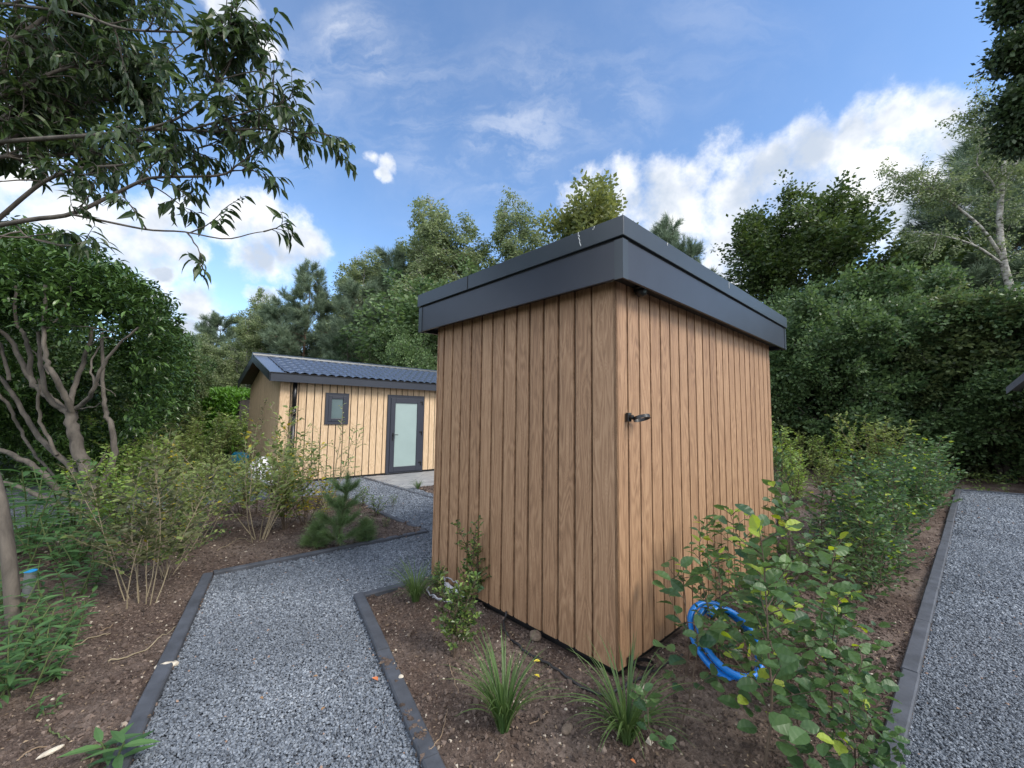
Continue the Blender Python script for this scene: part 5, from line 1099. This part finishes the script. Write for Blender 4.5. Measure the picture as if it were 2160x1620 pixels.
b = MB(); b.tube([(0, 0, -.05), (.0, 0, hP*.96)], [.036, .036], 22); b.build('pipe', MT['pvc'], pv, smooth=False); b = MB(); b.tube([(0, 0, hP*.955), (0, 0, hP)], [.041, .041], 22); b.build('cap', MT['blue_cap'], pv, bevel=.003)
def blob(name, loc, sz, mat, label, cat, seed, cuts=3):
    import bmesh
    bm = bmesh.new(); bmesh.ops.create_icosphere(bm, subdivisions=cuts, radius=1); r = np.random.RandomState(seed); D_ = [unit(r.normal(size=3)) for _ in range(9)]; A_ = r.uniform(-.35, .35, 9)
    for v in bm.verts:
        p = np.array(v.co); f = 1+sum(a*max(0, p@d)**3 for a, d in zip(A_, D_))+r.normal()*.03; v.co = Vector(p*f*np.array(sz))
    me = bpy.data.meshes.new(name); bm.to_mesh(me); bm.free(); me.materials.append(MT[mat]); o = bpy.data.objects.new(name, me); COL.objects.link(o); o.location = tuple(float(c) for c in loc); o.rotation_euler = (0, 0, r.uniform(0, 6)); return tag(o, label, cat)
def on(px, py, dz=0.): g_ = gz(px, py); return (g_[0], g_[1], g_[2]+dz)
blob('stone', on(352, 1402, .012), (.060, .036, .028), 'stone', 'white stone lying against the left path edging', 'stone', 1)
blob('wood_chunk', on(108, 1588, .012), (.045, .014, .012), 'stone', 'pale elongated wood chunk on bare soil at the lower left', 'wood chunk', 2)
blob('stone', on(845, 1432, .008), (.014, .013, .010), 'stone', 'small round white pebble in the bed beside the right edging', 'stone', 3)
blob('stone', on(862, 1342, .008), (.018, .014, .010), 'stone_brown', 'small brown pebble in the middle of the near bed', 'stone', 4)
blob('stone', on(1128, 1340, .02), (.05, .035, .03), 'stone_brown', 'brown clod shaped stone under the left shed wall', 'stone', 5)
blob('stone', on(1195, 1530, .012), (.03, .025, .018), 'stone_brown', 'flat brown stone between the two big grass tufts', 'stone', 6)
def twig(pts, r, mat, label, seed=0, name='twig', n=24):
    P = gpath(pts, .012, n, .002, seed); b = MB(); b.tube(P, np.linspace(r, r*.5, n), 6); tag(b.build(name, MT[mat], smooth=True), label, 'twig')
twig([(60, 1410), (110, 1385), (180, 1355), (232, 1335)], .006, 'stem_pale', 'long pale green stalk lying on the soil right of the trunk foot', 1)
twig([(228, 1400), (290, 1375), (340, 1345), (372, 1315)], .005, 'stem_pale', 'long pale stalk lying towards the left path edging', 2)
twig([(213, 1333), (228, 1325), (238, 1317)], .005, 'twig', 'short pale stick between the two long stalks', 3)
twig([(97, 1525), (115, 1545), (146, 1564)], .005, 'stem_green', 'green root stalk below the lying weed', 4)
twig([(35, 1605), (75, 1585), (115, 1568)], .004, 'twig', 'dark thin stick near the pale wood chunk', 5)
twig([(903, 1590), (930, 1555), (945, 1492)], .003, 'twig', 'thin forked stick in front of the left large grass tuft', 6)
twig([(948, 1400), (955, 1425), (968, 1460)], .003, 'twig', 'thin bent stick left of the large grass tuft', 7)
twig([(1045, 1610), (1052, 1600), (1060, 1592)], .003, 'twig', 'short stick below the left large grass tuft', 8)
twig([(458, 1165), (480, 1155), (505, 1142), (530, 1145)], .004, 'stem_pale', 'fallen pale twig at the foot of the arching shrub', 9)
twig([(1115, 1520), (1140, 1510), (1156, 1502)], .003, 'twig', 'short stick between the grass tufts', 10)
def fallen(px, py, L, mat, label, seed):
    r = np.random.RandomState(seed); TV, TF, _ = TM['ovate']; a = r.uniform(0, 6); b = MB(); c_, s_ = math.cos(a), math.sin(a)
    V = [((v[0]*c_-v[1]*s_)*L, (v[0]*s_+v[1]*c_)*L, (abs(v[1])*.8+.05*r.rand())*L) for v in TV]; b.add(V, TF); o = b.build('fallen_leaf', MT[mat]); o.location = on(px, py, .014); tag(o, label, 'leaf')
for i, (px, py, L, mt_, lab) in enumerate([(1140, 1388, .05, 'yellowleaf', 'bright yellow fallen leaf beside the dark cable'), (1138, 1424, .04, 'yellowleaf', 'pale yellow leaf scrap below the bright yellow leaf'), (797, 1435, .05, 'deadleaf', 'orange fallen leaf on the gravel against the right edging'), (670, 1430, .03, 'dryleaf', 'brown leaf scrap in the middle of the near gravel path'),
    (548, 1475, .03, 'dryleaf', 'brown leaf scrap on the lower left of the gravel path'), (678, 1505, .03, 'dryleaf', 'ochre leaf scrap on the lower gravel path'), (1330, 1595, .03, 'deadleaf', 'small red leaf at the foot of the corner grass tuft'), (1872, 1545, .07, 'dryleaf', 'brown curled leaf beside the right kerb'), (770, 1280, .05, 'dryleaf', 'orange brown leaf at the bed corner edging'), (145, 1305, .05, 'dryleaf', 'brown leaf in front of the grey pipe')]):
    fallen(px, py, L, mt_, lab, i)
# bags and teal sack by the cabin gable
bl = wp(556, 958, 9.6); bl[2] = 0
bg = blob('builders_bag', (bl[0], bl[1], .24), (.32, .28, .26), 'plastic_white', 'crumpled white bag standing by the cabin gable', 'bag', 21, 4)
bl = wp(595, 970, 9.3); bg = blob('builders_bag', (bl[0]-.25, bl[1], .22), (.26, .22, .24), 'plastic_white', 'smaller white bag at the cabin corner right of the crumpled bag', 'bag', 22, 4)
bl = wp(505, 965, 11.); blob('garden_sack', (bl[0], bl[1], .42), (.22, .15, .19), 'teal', 'teal blue plastic sack left of the white bags', 'sack', 23, 4)
# mulch bed corner beside the paving
